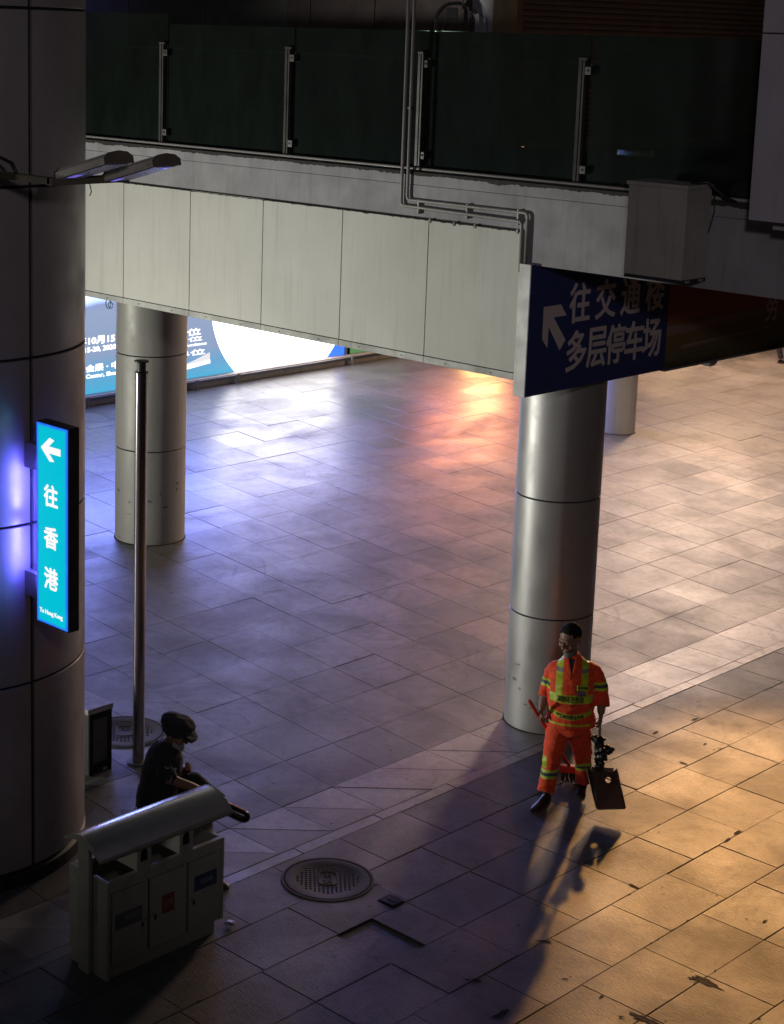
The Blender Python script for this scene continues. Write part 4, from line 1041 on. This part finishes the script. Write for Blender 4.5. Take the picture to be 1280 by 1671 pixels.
def worker():
    t = thing('person', (-9.05, 12.5, 0), 'street cleaner in orange work suit with lime stripes, walking with broom and dustpan', 'person')
    t.rotation_euler = (0, 0, math.atan2(.586, .81))
    OR = cloth('orange_work_cloth', (.90, .075, .015)); LI = cloth('lime_tape', (.52, .62, .03), .45); SI = mat('silver_tape', (.42, .43, .45), .25, .5); NV = mat('dark_tape', (.05, .07, .09), .4)
    # body: one skin, with arms, hands, legs, neck and head
    hc = Vector((.072, -.02, 1.548)); HS = 1.16; hr = Matrix.Rotation(math.radians(-34), 3, 'Z') @ Matrix.Rotation(math.radians(20), 3, 'X')
    bm = bmesh.new()
    loft(bm, [(.11, .01, .72, .13, .10), (.11, .01, .85, .15, .105), (.11, 0, .98, .145, .10), (.105, 0, 1.12, .155, .105), (.105, .01, 1.24, .165, .10), (.10, .02, 1.31, .12, .08), (.095, .02, 1.36, .062, .062), (.085, .008, 1.42, .056, .058), (.075, -.01, 1.50, .065, .068)])
    head_bm(bm, hc, hr, HS)
    loft(bm, [(.22, .02, 1.27, .06, .06), (.28, .03, 1.24, .052, .052), (.33, .045, 1.16, .045, .045), (.37, .045, 1.06, .046, .046), (.384, .0, .96, .044, .042), (.384, -.04, .865, .031, .027)])
    loft(bm, [(-.01, .02, 1.27, .06, .06), (-.06, .03, 1.24, .052, .052), (-.09, .05, 1.15, .044, .044), (-.112, .06, 1.05, .045, .045), (-.136, .01, .95, .043, .041), (-.153, -.04, .865, .031, .027)])
    hand_bm(bm, (.384, -.045, .862), (-.01, -.05, -1), (-1, .1, 0), 1.25, 1.0, -1)
    hand_bm(bm, (-.153, -.045, .862), (-.02, -.12, -1), (1, .1, .1), 1.25, 1.0, 1)
    loft(bm, [(.03, .01, .76, .09, .09), (.002, -.02, .60, .075, .078), (-.028, -.075, .44, .056, .058), (-.048, -.08, .28, .052, .054), (-.072, -.10, .10, .036, .04)])
    loft(bm, [(.19, .01, .76, .09, .09), (.215, .02, .60, .075, .078), (.245, .05, .42, .056, .058), (.262, .13, .26, .052, .054), (.268, .215, .10, .036, .04)])
    fuse('body', bm, .0058, t, [SKIN], sm=2)
    eye_parts(t, hc, hr, HS, EYEW, EYED)
    # hair: short cap of hair hugging the skull
    bm = bmesh.new(); ball(bm, hc + hr @ Vector((0, .022, .046)), .1085, (.86, 1.04, .90), hr)
    def cut(bm_, fn):
        bmesh.ops.delete(bm_, geom=[f for f in bm_.faces if fn(hr.transposed() @ (f.calc_center_median() - hc))], context='FACES')
    cut(bm, lambda p: (p.z < .045 + .02 * noise.noise(p * 60) and p.y < .012) or p.z < -.035 or (p.z < .088 + .014 * noise.noise(p * 70) and p.y < -.045))
    bmesh.ops.solidify(bm, geom=bm.faces[:], thickness=.012)
    for v in bm.verts: v.co += Vector((noise.noise(v.co * 90), noise.noise(v.co * 90 + Vector((7, 0, 0))), noise.noise(v.co * 90 + Vector((0, 7, 0))))) * .004
    from_bm('hair', bm, HAIR, t, True)
    # face mask pulled under the chin
    bm = bmesh.new(); loft(bm, [(.018, -.05, 1.432, .012, .006), (.035, -.085, 1.420, .020, .007), (.06, -.10, 1.412, .022, .007), (.10, -.085, 1.425, .020, .007), (.13, -.03, 1.445, .010, .005)], side=(0, 0, 1), seg=10, n=5)
    from_bm('face_mask', bm, mat('grey_mask', (.14, .15, .17), .8), t, True)
    # jacket
    bm = bmesh.new()
    loft(bm, [(.118, .0, .735, .232, .175), (.116, 0, .80, .220, .168), (.114, 0, .86, .206, .155), (.112, 0, .93, .214, .162), (.107, 0, 1.05, .214, .16), (.105, .005, 1.17, .212, .152), (.103, .01, 1.26, .200, .130), (.10, .018, 1.325, .135, .098), (.097, .022, 1.365, .083, .078), (.092, .02, 1.395, .072, .07)], seg=28)
    loft(bm, [(.18, .01, 1.25, .08, .082), (.265, .025, 1.258, .072, .072), (.325, .04, 1.19, .070, .068), (.365, .05, 1.09, .068, .066), (.382, .03, 1.0, .066, .064), (.386, .0, .93, .070, .070)], side=(0, 1, 0))
    loft(bm, [(.02, .01, 1.25, .08, .082), (-.045, .025, 1.25, .072, .070), (-.085, .04, 1.18, .066, .062), (-.108, .055, 1.09, .062, .058), (-.122, .04, 1.02, .060, .056), (-.132, .01, .965, .064, .062)], side=(0, 1, 0))
    def pick(c, n):
        x, y, z = c
 
        if x > .30 or x < -.085:                                     # sleeves
            zz = z + (.0 if x > .3 else .0)
            if 1.075 < zz < 1.155: return 3 if 1.10 < zz < 1.13 else 1
            return 0
        if .985 < z < 1.066: return 1
        b_ = .875 - .045 * math.cos((x - .11) / .2 * 1.5) + (.02 if y > 0 else 0)
        if b_ < z < b_ + .048: return 1
        if .775 < z < .79 and y < .1: return 1
        if z > 1.06 and (-.035 < x < .025 or .192 < x < .252):
            return 2 if 1.262 < z < 1.296 and y < .06 else 1
        return 0
    jk = fuse('jacket', bm, .0062, t, [OR, LI, SI, NV], pick, sm=3, wrinkle=.009, wscale=9)
    # V neck: lapels and dark opening
    bv = BVHTree.FromPolygons([v.co.copy() for v in jk.data.vertices], [tuple(f.vertices) for f in jk.data.polygons])
    def front(x, z, off):
        h = bv.ray_cast(Vector((x, -1, z)), Vector((0, 1, 0)), 3); return Vector((x, (h[0].y if h[0] else -.12) - off, z))
    def drape(name, poly, m, off=.004, n=6):
        """triangle fan or quad strip laid over the jacket front"""
        vs = []; fs = []
        (a0, a1), (b0, b1) = poly
        for i in range(n + 1):
            s = i / n
            for j in range(n + 1):
                u = j / n
                p = (a0[0] * (1 - s) + a1[0] * s) * (1 - u) + (b0[0] * (1 - s) + b1[0] * s) * u
                q = (a0[1] * (1 - s) + a1[1] * s) * (1 - u) + (b0[1] * (1 - s) + b1[1] * s) * u
                vs.append(front(p, q, off))
        for i in range(n):
            for j in range(n): a = i * (n + 1) + j; fs.append((a, a + 1, a + n + 2, a + n + 1))
        o = mesh_obj(name, vs, fs, m, t, True); md = o.modifiers.new('t', 'SOLIDIFY'); md.thickness = .003; return o
    drape('shirt_opening', (((.062, 1.372), (.098, 1.215)), ((.135, 1.372), (.102, 1.215))), mat('dark_vest', (.05, .04, .045), .8), .003)
    drape('collar', (((.035, 1.375), (.095, 1.205)), ((.066, 1.385), (.103, 1.235))), OR, .012)
    drape('collar', (((.162, 1.375), (.107, 1.205)), ((.130, 1.385), (.100, 1.235))), OR, .012)
    drape('zip_seam', (((.099, 1.20), (.102, 1.065)), ((.107, 1.20), (.110, 1.065))), cloth('bright_seam', (.85, .16, .05)), .005)
    drape('name_patch', (((.155, 1.115), (.155, 1.162)), ((.262, 1.103), (.262, 1.150))), LI, .007)
    drape('pocket_card', (((.16, 1.062), (.16, 1.112)), ((.24, 1.055), (.24, 1.102))), mat('pocket_card', (.17, .13, .20), .4), .007)
    def wrap_text(s, x0, z0, w, h, off, slope=0.0, curve=0.0):
        vs, fs = text_geo(s, .02, 2)
        a0 = min(v.x for v in vs); a1 = max(v.x for v in vs); b0 = min(v.y for v in vs); b1 = max(v.y for v in vs)
        pv = []; pf = []
        for k, (dx, dz) in enumerate(((0, 0), (.0017, 0), (-.0017, 0), (0, .0014), (0, -.0014))):
            n_ = len(pv)
            for v in vs:
                u = (v.x - a0) / (a1 - a0); x = x0 + u * w + dx; z = z0 + (v.y - b0) / (b1 - b0) * h + slope * u + curve * (u * 2 - 1) ** 2 + dz
                pv.append(front(x, z, off + k * .0003))
            pf += [tuple(i + n_ for i in f) for f in fs]
        return mesh_obj('lettering', pv, pf, mat('tape_print', (.02, .03, .01), .6), t)
    wrap_text('清洁环卫劳动', -.02, .998, .24, .056, .008)
    wrap_text('环卫清扫保洁作业', -.02, .838, .25, .034, .008, 0, .016)
    wrap_text('环卫作业', .165, 1.128, .085, .024, .010, -.008)
    # trousers
    bm = bmesh.new()
    loft(bm, [(.112, .0, .86, .175, .135), (.112, 0, .78, .19, .148), (.112, .0, .70, .185, .145), (.112, 0, .64, .150, .115)], seg=28)
    loft(bm, [(.040, .0, .74, .108, .125), (.005, -.02, .62, .108, .110), (-.020, -.06, .50, .094, .096), (-.032, -.082, .42, .084, .086), (-.042, -.082, .33, .078, .080), (-.055, -.085, .22, .076, .078), (-.072, -.105, .105, .080, .082)])
    loft(bm, [(.18, .0, .74, .105, .125), (.205, .02, .62, .105, .108), (.228, .04, .50, .088, .092), (.245, .06, .41, .078, .082), (.256, .10, .32, .072, .076), (.262, .155, .22, .073, .076), (.266, .205, .115, .074, .078)])
    def pick2(c, n):
        z = c.z
        if c.x < .12: q = z - .245
        else: q = z - (.275 - .25 * abs(c.x - .27))
        if 0 < q < .085: return 2 if .028 < q < .057 else 1
        if c.x < -.075 and .34 < z < .46: return 1
        return 0
    fuse('trousers', bm, .0065, t, [OR, LI, NV], pick2, sm=3, wrinkle=.012, wscale=8)
    for h, q in (((-.055, -.10, .0), (-.165, -.335, .0)), ((.272, .27, .03), (.245, .055, .0))):
        bm = bmesh.new(); shoe(bm, h, q, .085); fuse('shoe', bm, .006, t, [SHOE], sm=1); sole('sole', h, q, t)
    return t
W = worker()
wm = Matrix.Translation((-9.05, 12.5, 0)) @ Matrix.Rotation(math.atan2(.586, .81), 4, 'Z')
def placed(o): o.location = (wm @ Vector(o.location)); o.rotation_euler = (0, 0, math.atan2(.586, .81)); return o

def broom():
    t = placed(thing('broom', (.14, .38, 0), 'red handled broom slanting behind the worker\'s legs', 'broom'))
    R_ = mat('red_broom_plastic', (.55, .045, .03), .5)
    O = Vector((.14, .38, 0)); a = Vector((-.262, -.17, .985)) - O; b = Vector((.13, .37, .17)) - O
    tube('handle', [a, a.lerp(b, .5), b], .0165, R_, t, 12)
    box('head', (-.10, -.03, .10), (.13, .03, .17), R_, t, .012)
    bm = bmesh.new()
    for k in range(120):
        x, y = rnd.uniform(-.09, .12), rnd.uniform(-.025, .025)
        tube_bm(bm, [(x, y, .105), (x + rnd.gauss(.02, .012), y + rnd.gauss(0, .01), .004)], .003, 4)
    from_bm('bristles', bm, mat('dark_bristle', (.02, .018, .016), .8), t)['kind'] = 'stuff'
broom()
def dustpan():
    t = placed(thing('dustpan', (.44, -.2, .05), 'dark metal dustpan with long handle and black rags, held beside the worker', 'dustpan'))
    O = Vector((.44, -.2, .05))
    MT = worn('dustpan_sheet', (.12, .09, .085), (.17, .12, .11), .32, .6, streak=False); ED = worn('worn_steel_edge', (.34, .33, .31), (.25, .24, .22), .35, .7, streak=False)
    c = [Vector(p) - O for p in ((.330, -.10, .345), (.525, -.10, .35), (.640, -.33, .105), (.400, -.33, .075))]   # back plate corners: tl, tr, br, bl
    n = (c[1] - c[0]).cross(c[3] - c[0]).normalized()
    if n.y > 0: n = -n
    # plate with round hole
    ce = c[0].lerp(c[1], .66).lerp(c[3].lerp(c[2], .66), .24); ux = (c[1] - c[0]).normalized(); uy = n.cross(ux).normalized()
    bm = bmesh.new(); hole = []; K = 24
    outer = []
    for k in range(K):
        s = (k / K * 4); i = int(s); outer.append(c[i].lerp(c[(i + 1) % 4], s - i))
    # align hole verts to outer by angle
    for p in outer:
        d = (p - ce); d = ux * d.dot(ux) + uy * d.dot(uy); hole.append(ce + d.normalized() * .027)
    vo = [bm.verts.new(p) for p in outer]; vh = [bm.verts.new(p) for p in hole]
    for k in range(K): bm.faces.new((vo[k], vo[(k + 1) % K], vh[(k + 1) % K], vh[k]))
    bmesh.ops.solidify(bm, geom=bm.faces[:], thickness=.002); from_bm('back_plate', bm, MT, t)
    fl = n * .10
    for a, b, nm, fx in ((c[0], c[3], 'side_wall', -.055), (c[1], c[2], 'side_wall', .03)):
        fv = Vector((fx, 0, 0)); vs = [a, b, b + fl * .25 + fv * .2, a + fl + fv]; bm = bmesh.new(); f = bm.faces.new([bm.verts.new(v) for v in vs]); bmesh.ops.solidify(bm, geom=[f], thickness=.002); from_bm(nm, bm, MT, t)
        tube('rim', [b + fl * .25 + fv * .2, a + fl + fv], .004, ED, t, 6)
    bm = bmesh.new(); f = bm.faces.new([bm.verts.new(v) for v in (c[0], c[1], c[1] + fl, c[0] + fl)]); bmesh.ops.solidify(bm, geom=[f], thickness=.002); from_bm('top_wall', bm, MT, t)
    tube('lip', [c[3], c[2]], .007, ED, t, 6); tube('rim', [c[0], c[3]], .005, ED, t, 6)
    h0 = (c[0].lerp(c[1], .35)) + fl * .3; h1 = Vector((.378, -.065, .80)) - O
    tube('handle', [h0, h0.lerp(h1, .5), h1], .013, M['pipe'], t, 10)
    bm = bmesh.new()
    for (x, y, z, r) in ((.385, -.09, .61, .048), (.36, -.10, .64, .040), (.33, -.10, .655, .030), (.40, -.09, .56, .052), (.43, -.10, .53, .046), (.47, -.10, .55, .036), (.39, -.09, .49, .044), (.40, -.09, .42, .034), (.40, -.09, .37, .030), (.42, -.10, .48, .04), (.50, -.10, .565, .022)):
        ball(bm, Vector((x, y, z)) - O, r)
    for v in bm.verts: v.co += Vector((noise.noise(v.co * 28), noise.noise(v.co * 28 + Vector((4, 0, 0))), noise.noise(v.co * 28 + Vector((0, 4, 0))))) * .03
    fuse('black_rags', bm, .007, t, [mat('black_plastic_bag', (.012, .012, .013), .35)], sm=1, wrinkle=.008, wscale=40)
    bm = bmesh.new(); ball(bm, h0 + Vector((0, 0, .02)), .042, (1.1, .8, .8)); fuse('handle_joint', bm, .008, t, [M['black']], sm=1, wrinkle=.006, wscale=40)
dustpan()

def guard():
    rz = math.atan2(.765, .643)
    t = thing('person', (-10.625, 9.023, 0), 'seated guard in black uniform and cap, one leg stretched behind the bin', 'person'); t.rotation_euler = (0, 0, rz)
    BK = cloth('black_uniform', (.018, .017, .02)); PT = mat('shoulder_patch', (.30, .30, .33), .6)
    hc = Vector((.185, -.02, 1.095)); GS = 1.1; hr = Matrix.Rotation(math.radians(66), 3, 'Z') @ Matrix.Rotation(math.radians(22), 3, 'X')
    bm = bmesh.new()
    loft(bm, [(.03, 0, .44, .12, .15), (.03, 0, .60, .105, .145), (.06, 0, .76, .11, .155), (.09, .0, .88, .10, .16), (.125, 0, .945, .075, .10), (.14, 0, .98, .06, .06), (.165, 0, 1.04, .06, .06)], side=(1, 0, 0))
    head_bm(bm, hc, hr, GS)
    loft(bm, [(.09, -.14, .90, .05, .05), (.10, -.19, .85, .048, .048), (.13, -.215, .80, .046, .046), (.20, -.21, .75, .046, .044), (.31, -.19, .70, .040, .038), (.43, -.165, .64, .030, .026)], side=(0, 1, 0))
    hand_bm(bm, (.43, -.165, .64), (1, .1, -.4), (0, .2, -1), .5, 1, 1)
    loft(bm, [(.10, .14, .90, .05, .05), (.13, .19, .82, .046, .046), (.20, .20, .71, .042, .042), (.26, .14, .70, .036, .034), (.285, .06, .735, .026, .023)], side=(0, 1, 0))
    hand_bm(bm, (.287, .055, .738), (.2, -.6, .5), (-1, -.2, 0), .9, 1, 1)
    loft(bm, [(.06, -.08, .46, .085, .08), (.22, -.19, .49, .075, .072), (.36, -.32, .49, .055, .055), (.43, -.39, .30, .05, .05), (.46, -.46, .09, .034, .036)])
    loft(bm, [(.06, .09, .46, .085, .08), (.20, .14, .56, .075, .072), (.34, .13, .62, .055, .055), (.48, .0, .57, .05, .05), (.60, -.13, .525, .034, .034)], side=(0, 0, 1))
    fuse('body', bm, .0075, t, [SKIN], sm=2)
    eye_parts(t, hc, hr, GS, EYEW, EYED)
    bm = bmesh.new()
    loft(bm, [(.04, 0, .44, .165, .19), (.03, 0, .52, .17, .19), (.05, 0, .62, .165, .19), (.075, 0, .76, .165, .20), (.10, 0, .87, .155, .215), (.125, 0, .945, .13, .17), (.145, 0, .995, .085, .085), (.15, 0, 1.02, .074, .074)], side=(1, 0, 0), seg=26)
    loft(bm, [(.08, -.10, .89, .075, .075), (.095, -.18, .855, .075, .072), (.125, -.22, .80, .07, .07), (.15, -.222, .77, .072, .072)], side=(0, 1, 0))
    loft(bm, [(.10, .10, .89, .075, .075), (.13, .18, .83, .072, .072), (.18, .205, .75, .07, .07)], side=(0, 1, 0))
    jk = fuse('shirt', bm, .008, t, [BK], sm=3, wrinkle=.006, wscale=10)
    bm = bmesh.new()
    loft(bm, [(.02, 0, .36, .14, .19), (.02, 0, .44, .16, .20), (.02, 0, .50, .14, .18)], seg=24)
    loft(bm, [(.04, -.08, .44, .10, .095), (.22, -.19, .475, .092, .088), (.36, -.32, .485, .074, .074), (.43, -.39, .31, .07, .07), (.46, -.45, .13, .068, .07)])
    loft(bm, [(.04, .09, .45, .10, .095), (.20, .14, .55, .09, .088), (.34, .13, .61, .072, .072), (.48, .0, .56, .062, .062), (.57, -.09, .53, .058, .056)], side=(0, 0, 1))
    fuse('trousers', bm, .008, t, [BK], sm=3, wrinkle=.006, wscale=10)
    bm = bmesh.new(); h, q = (.44, -.46, .0), (.60, -.62, .0); shoe(bm, h, q, .085); fuse('shoe', bm, .007, t, [SHOE], sm=1); sole('sole', h, q, t)
    # raised shoe, pointing right, sole towards the viewer
    bm = bmesh.new(); a, b = Vector((.56, -.13, .50)), Vector((.775, -.20, .42))
    loft(bm, [(*(a + Vector((-.05, .01, .03))), .035, .042), (*a, .050, .060), (*a.lerp(b, .35), .054, .056), (*a.lerp(b, .7), .056, .052), (*b, .050, .044), (*(b + (b - a) * .14), .020, .018)], side=(0, .3, 1), n=4)
    fuse('shoe', bm, .007, t, [mat('polished_black_shoe', (.016, .014, .014), .22)], sm=1)
    # cap
    bm = bmesh.new(); cz = hr
    ball(bm, hc + hr @ Vector((0, .02, .085)), .136, (.94, 1.06, .60), hr); ball(bm, hc + hr @ Vector((0, -.02, .120)), .115, (1.0, 1.0, .42), hr); ball(bm, hc + hr @ Vector((0, .022, .045)), .112, (.94, 1.06, .72), hr)
    loft(bm, [(*(hc + hr @ Vector((0, -.06, .062))), .10, .016), (*(hc + hr @ Vector((0, -.13, .050))), .098, .012), (*(hc + hr @ Vector((0, -.175, .030))), .07, .010)], side=hr @ Vector((1, 0, 0)))
    fuse('cap', bm, .006, t, [BK], sm=2, wrinkle=.006, wscale=16)
    bm = bmesh.new(); loft(bm, [(*(hc + hr @ Vector((-.07, -.03, -.06))), .02, .006), (*(hc + hr @ Vector((-.03, -.095, -.07))), .032, .008), (*(hc + hr @ Vector((.03, -.095, -.07))), .032, .008), (*(hc + hr @ Vector((.07, -.03, -.06))), .02, .006)], side=(0, 0, 1), seg=10)
    from_bm('face_mask', bm, mat('pale_mask', (.28, .30, .34), .7), t, True)
    bv = BVHTree.FromPolygons([v.co.copy() for v in jk.data.vertices], [tuple(f.vertices) for f in jk.data.polygons])
    def near(x, z, off=.004):
        h_ = bv.ray_cast(Vector((x, -1, z)), Vector((0, 1, 0)), 3); return Vector((x, (h_[0].y if h_[0] else -.25) - off, z))
    for dz in (0, -.018):
        tube('sleeve_chevron', [near(.105, .800 + dz), near(.135, .788 + dz), near(.150, .815 + dz), near(.154, .835 + dz)], .0032, PT, t, 6)
    tube('shoulder_badge', [near(.095, .905), near(.11, .888), near(.13, .888)], .005, PT, t, 6)
    tube('radio_light', [near(.185, .86, .01), near(.19, .845, .01)], .006, mat('pale_badge', (.7, .7, .75), .3), t, 6)
    s = thing('stool', (-10.70, 8.94, 0), 'low dark plastic stool under the seated guard', 'stool', rz=rz)
    box('seat', (-.15, -.15, .31), (.15, .15, .35), M['stool'], s, .02)
    for x in (-.125, .125):
        for y in (-.125, .125): tube('leg', [(x * .8, y * .8, .312), (x, y, 0)], .018, M['stool'], s, 8)
    c = thing('drink_can', (-10.67 + .643 * -.16 + .765 * .16, 8.97 - .765 * .16 - .643 * .16, .0), 'amber drink can behind the bin roof beside the guard', 'can')
    ct = thing('crate', tuple(c.location), 'small dark crate beside the guard\'s stool', 'crate'); c.location.z = .30
    box('crate_body', (-.12, -.12, 0), (.12, .12, .298), M['stool'], ct, .01)
    lathe('can_body', [(.001, .0), (.028, 0), (.033, .008), (.033, .105), (.027, .118), (.001, .118)], mat('amber_can', (.25, .14, .04), .35, .4), c, 20); lathe('lid', [(.001, .1185), (.025, .1185), (.025, .122), (.001, .121)], M['trim'], c, 20)
    b = thing('water_bottle', tuple(c.location), 'pale blue plastic bottle on the crate beside the guard', 'bottle'); b.location += Vector((.075, .055, 0)); 
    lathe('bottle_body', [(.001, 0), (.032, 0), (.034, .01), (.034, .15), (.014, .19), (.001, .19)], mat('pale_bottle', (.12, .20, .26), .15), b, 20); lathe('cap', [(.001, .1905), (.014, .1905), (.014, .21), (.001, .21)], M['white_edge'], b, 16)
guard()

def passer_by():
    x, y = -19.64, 34.52
    d = Vector((x, y)).normalized(); rz = math.atan2(-d.x, d.y)
    t = thing('person', (x, y, 0), 'passer-by in dark clothes at the far right edge, only a striding leg in view', 'person'); t.rotation_euler = (0, 0, rz)
    DK = cloth('dark_trouser_cloth', (.03, .03, .045)); BR = cloth('dark_jacket_cloth', (.05, .04, .05))
    bm = bmesh.new(); q = .12
    loft(bm, [(q, 0, .85, .15, .11), (q, 0, 1.1, .15, .11), (q, 0, 1.3, .18, .11), (q, 0, 1.4, .07, .06), (q - .01, 0, 1.5, .055, .055)]); head_bm(bm, (q - .02, 0, 1.6), Matrix.Rotation(math.radians(-90), 3, 'Z'))
    loft(bm, [(q, -.18, 1.34, .05, .05), (q + .08, -.22, 1.08, .042, .042), (q - .05, -.24, .86, .03, .03)]); loft(bm, [(q, .18, 1.34, .05, .05), (q - .1, .22, 1.1, .042, .042), (q - .28, .2, .95, .03, .03)])
    hand_bm(bm, (q - .05, -.24, .86), (-.3, 0, -1), (-1, 0, 0), .5); hand_bm(bm, (q - .28, .2, .95), (-1, 0, -.3), (0, -1, 0), .5)
    loft(bm, [(q, -.09, .86, .09, .09), (q - .14, -.09, .50, .06, .06), (q - .06, -.09, .10, .04, .04)]); loft(bm, [(q, .09, .86, .09, .09), (q + .16, .09, .48, .06, .06), (q + .36, .09, .2, .04, .04)])
    fuse('body', bm, .009, t, [SKIN], sm=2)
    bm = bmesh.new(); loft(bm, [(q, 0, .95, .17, .14), (q, 0, .80, .17, .14)]); loft(bm, [(q, -.09, .86, .11, .11), (q - .15, -.09, .50, .075, .075), (q - .07, -.09, .12, .06, .06)]); loft(bm, [(q, .09, .86, .11, .11), (q + .17, .09, .48, .075, .075), (q + .36, .09, .22, .06, .06)])
    fuse('trousers', bm, .012, t, [DK], wrinkle=.005)
    bm = bmesh.new(); loft(bm, [(q, 0, .88, .19, .15), (q, 0, 1.15, .17, .14), (q, 0, 1.34, .2, .13), (q, 0, 1.45, .08, .08)]); loft(bm, [(q, -.16, 1.34, .07, .07), (q + .08, -.22, 1.08, .06, .06), (q - .03, -.24, .92, .05, .05)]); loft(bm, [(q, .16, 1.34, .07, .07), (q - .1, .22, 1.1, .06, .06), (q - .22, .2, .99, .05, .05)])
    fuse('jacket', bm, .012, t, [BR], wrinkle=.005)
    bm = bmesh.new(); ball(bm, (q - .02, .01, 1.64), .098, (1, .9, .8)); fuse('hair', bm, .01, t, [HAIR])
    bm = bmesh.new(); shoe(bm, (q - .10, -.09, 0), (q + .14, -.09, 0), .08); fuse('shoe', bm, .008, t, [SHOE])
    bm = bmesh.new(); shoe(bm, (q + .40, .09, .10), (q + .30, .09, .0), .08); fuse('shoe', bm, .008, t, [SHOE])
    b = thing('shopping_bag', (x + .2, y + .08, 0), 'white bag carried by the passer-by at the right edge', 'bag', rz=rz)
    box('bag_body', (.02, -.28, .28), (.30, -.16, .62), mat('white_bag', (.6, .6, .62), .6), b, .02)
    tube('bag_handle', [(.08, -.22, .62), (.12, -.22, .80), (.20, -.22, .80), (.24, -.22, .62)], .008, bpy.data.materials['white_bag'], b, 6)
passer_by()
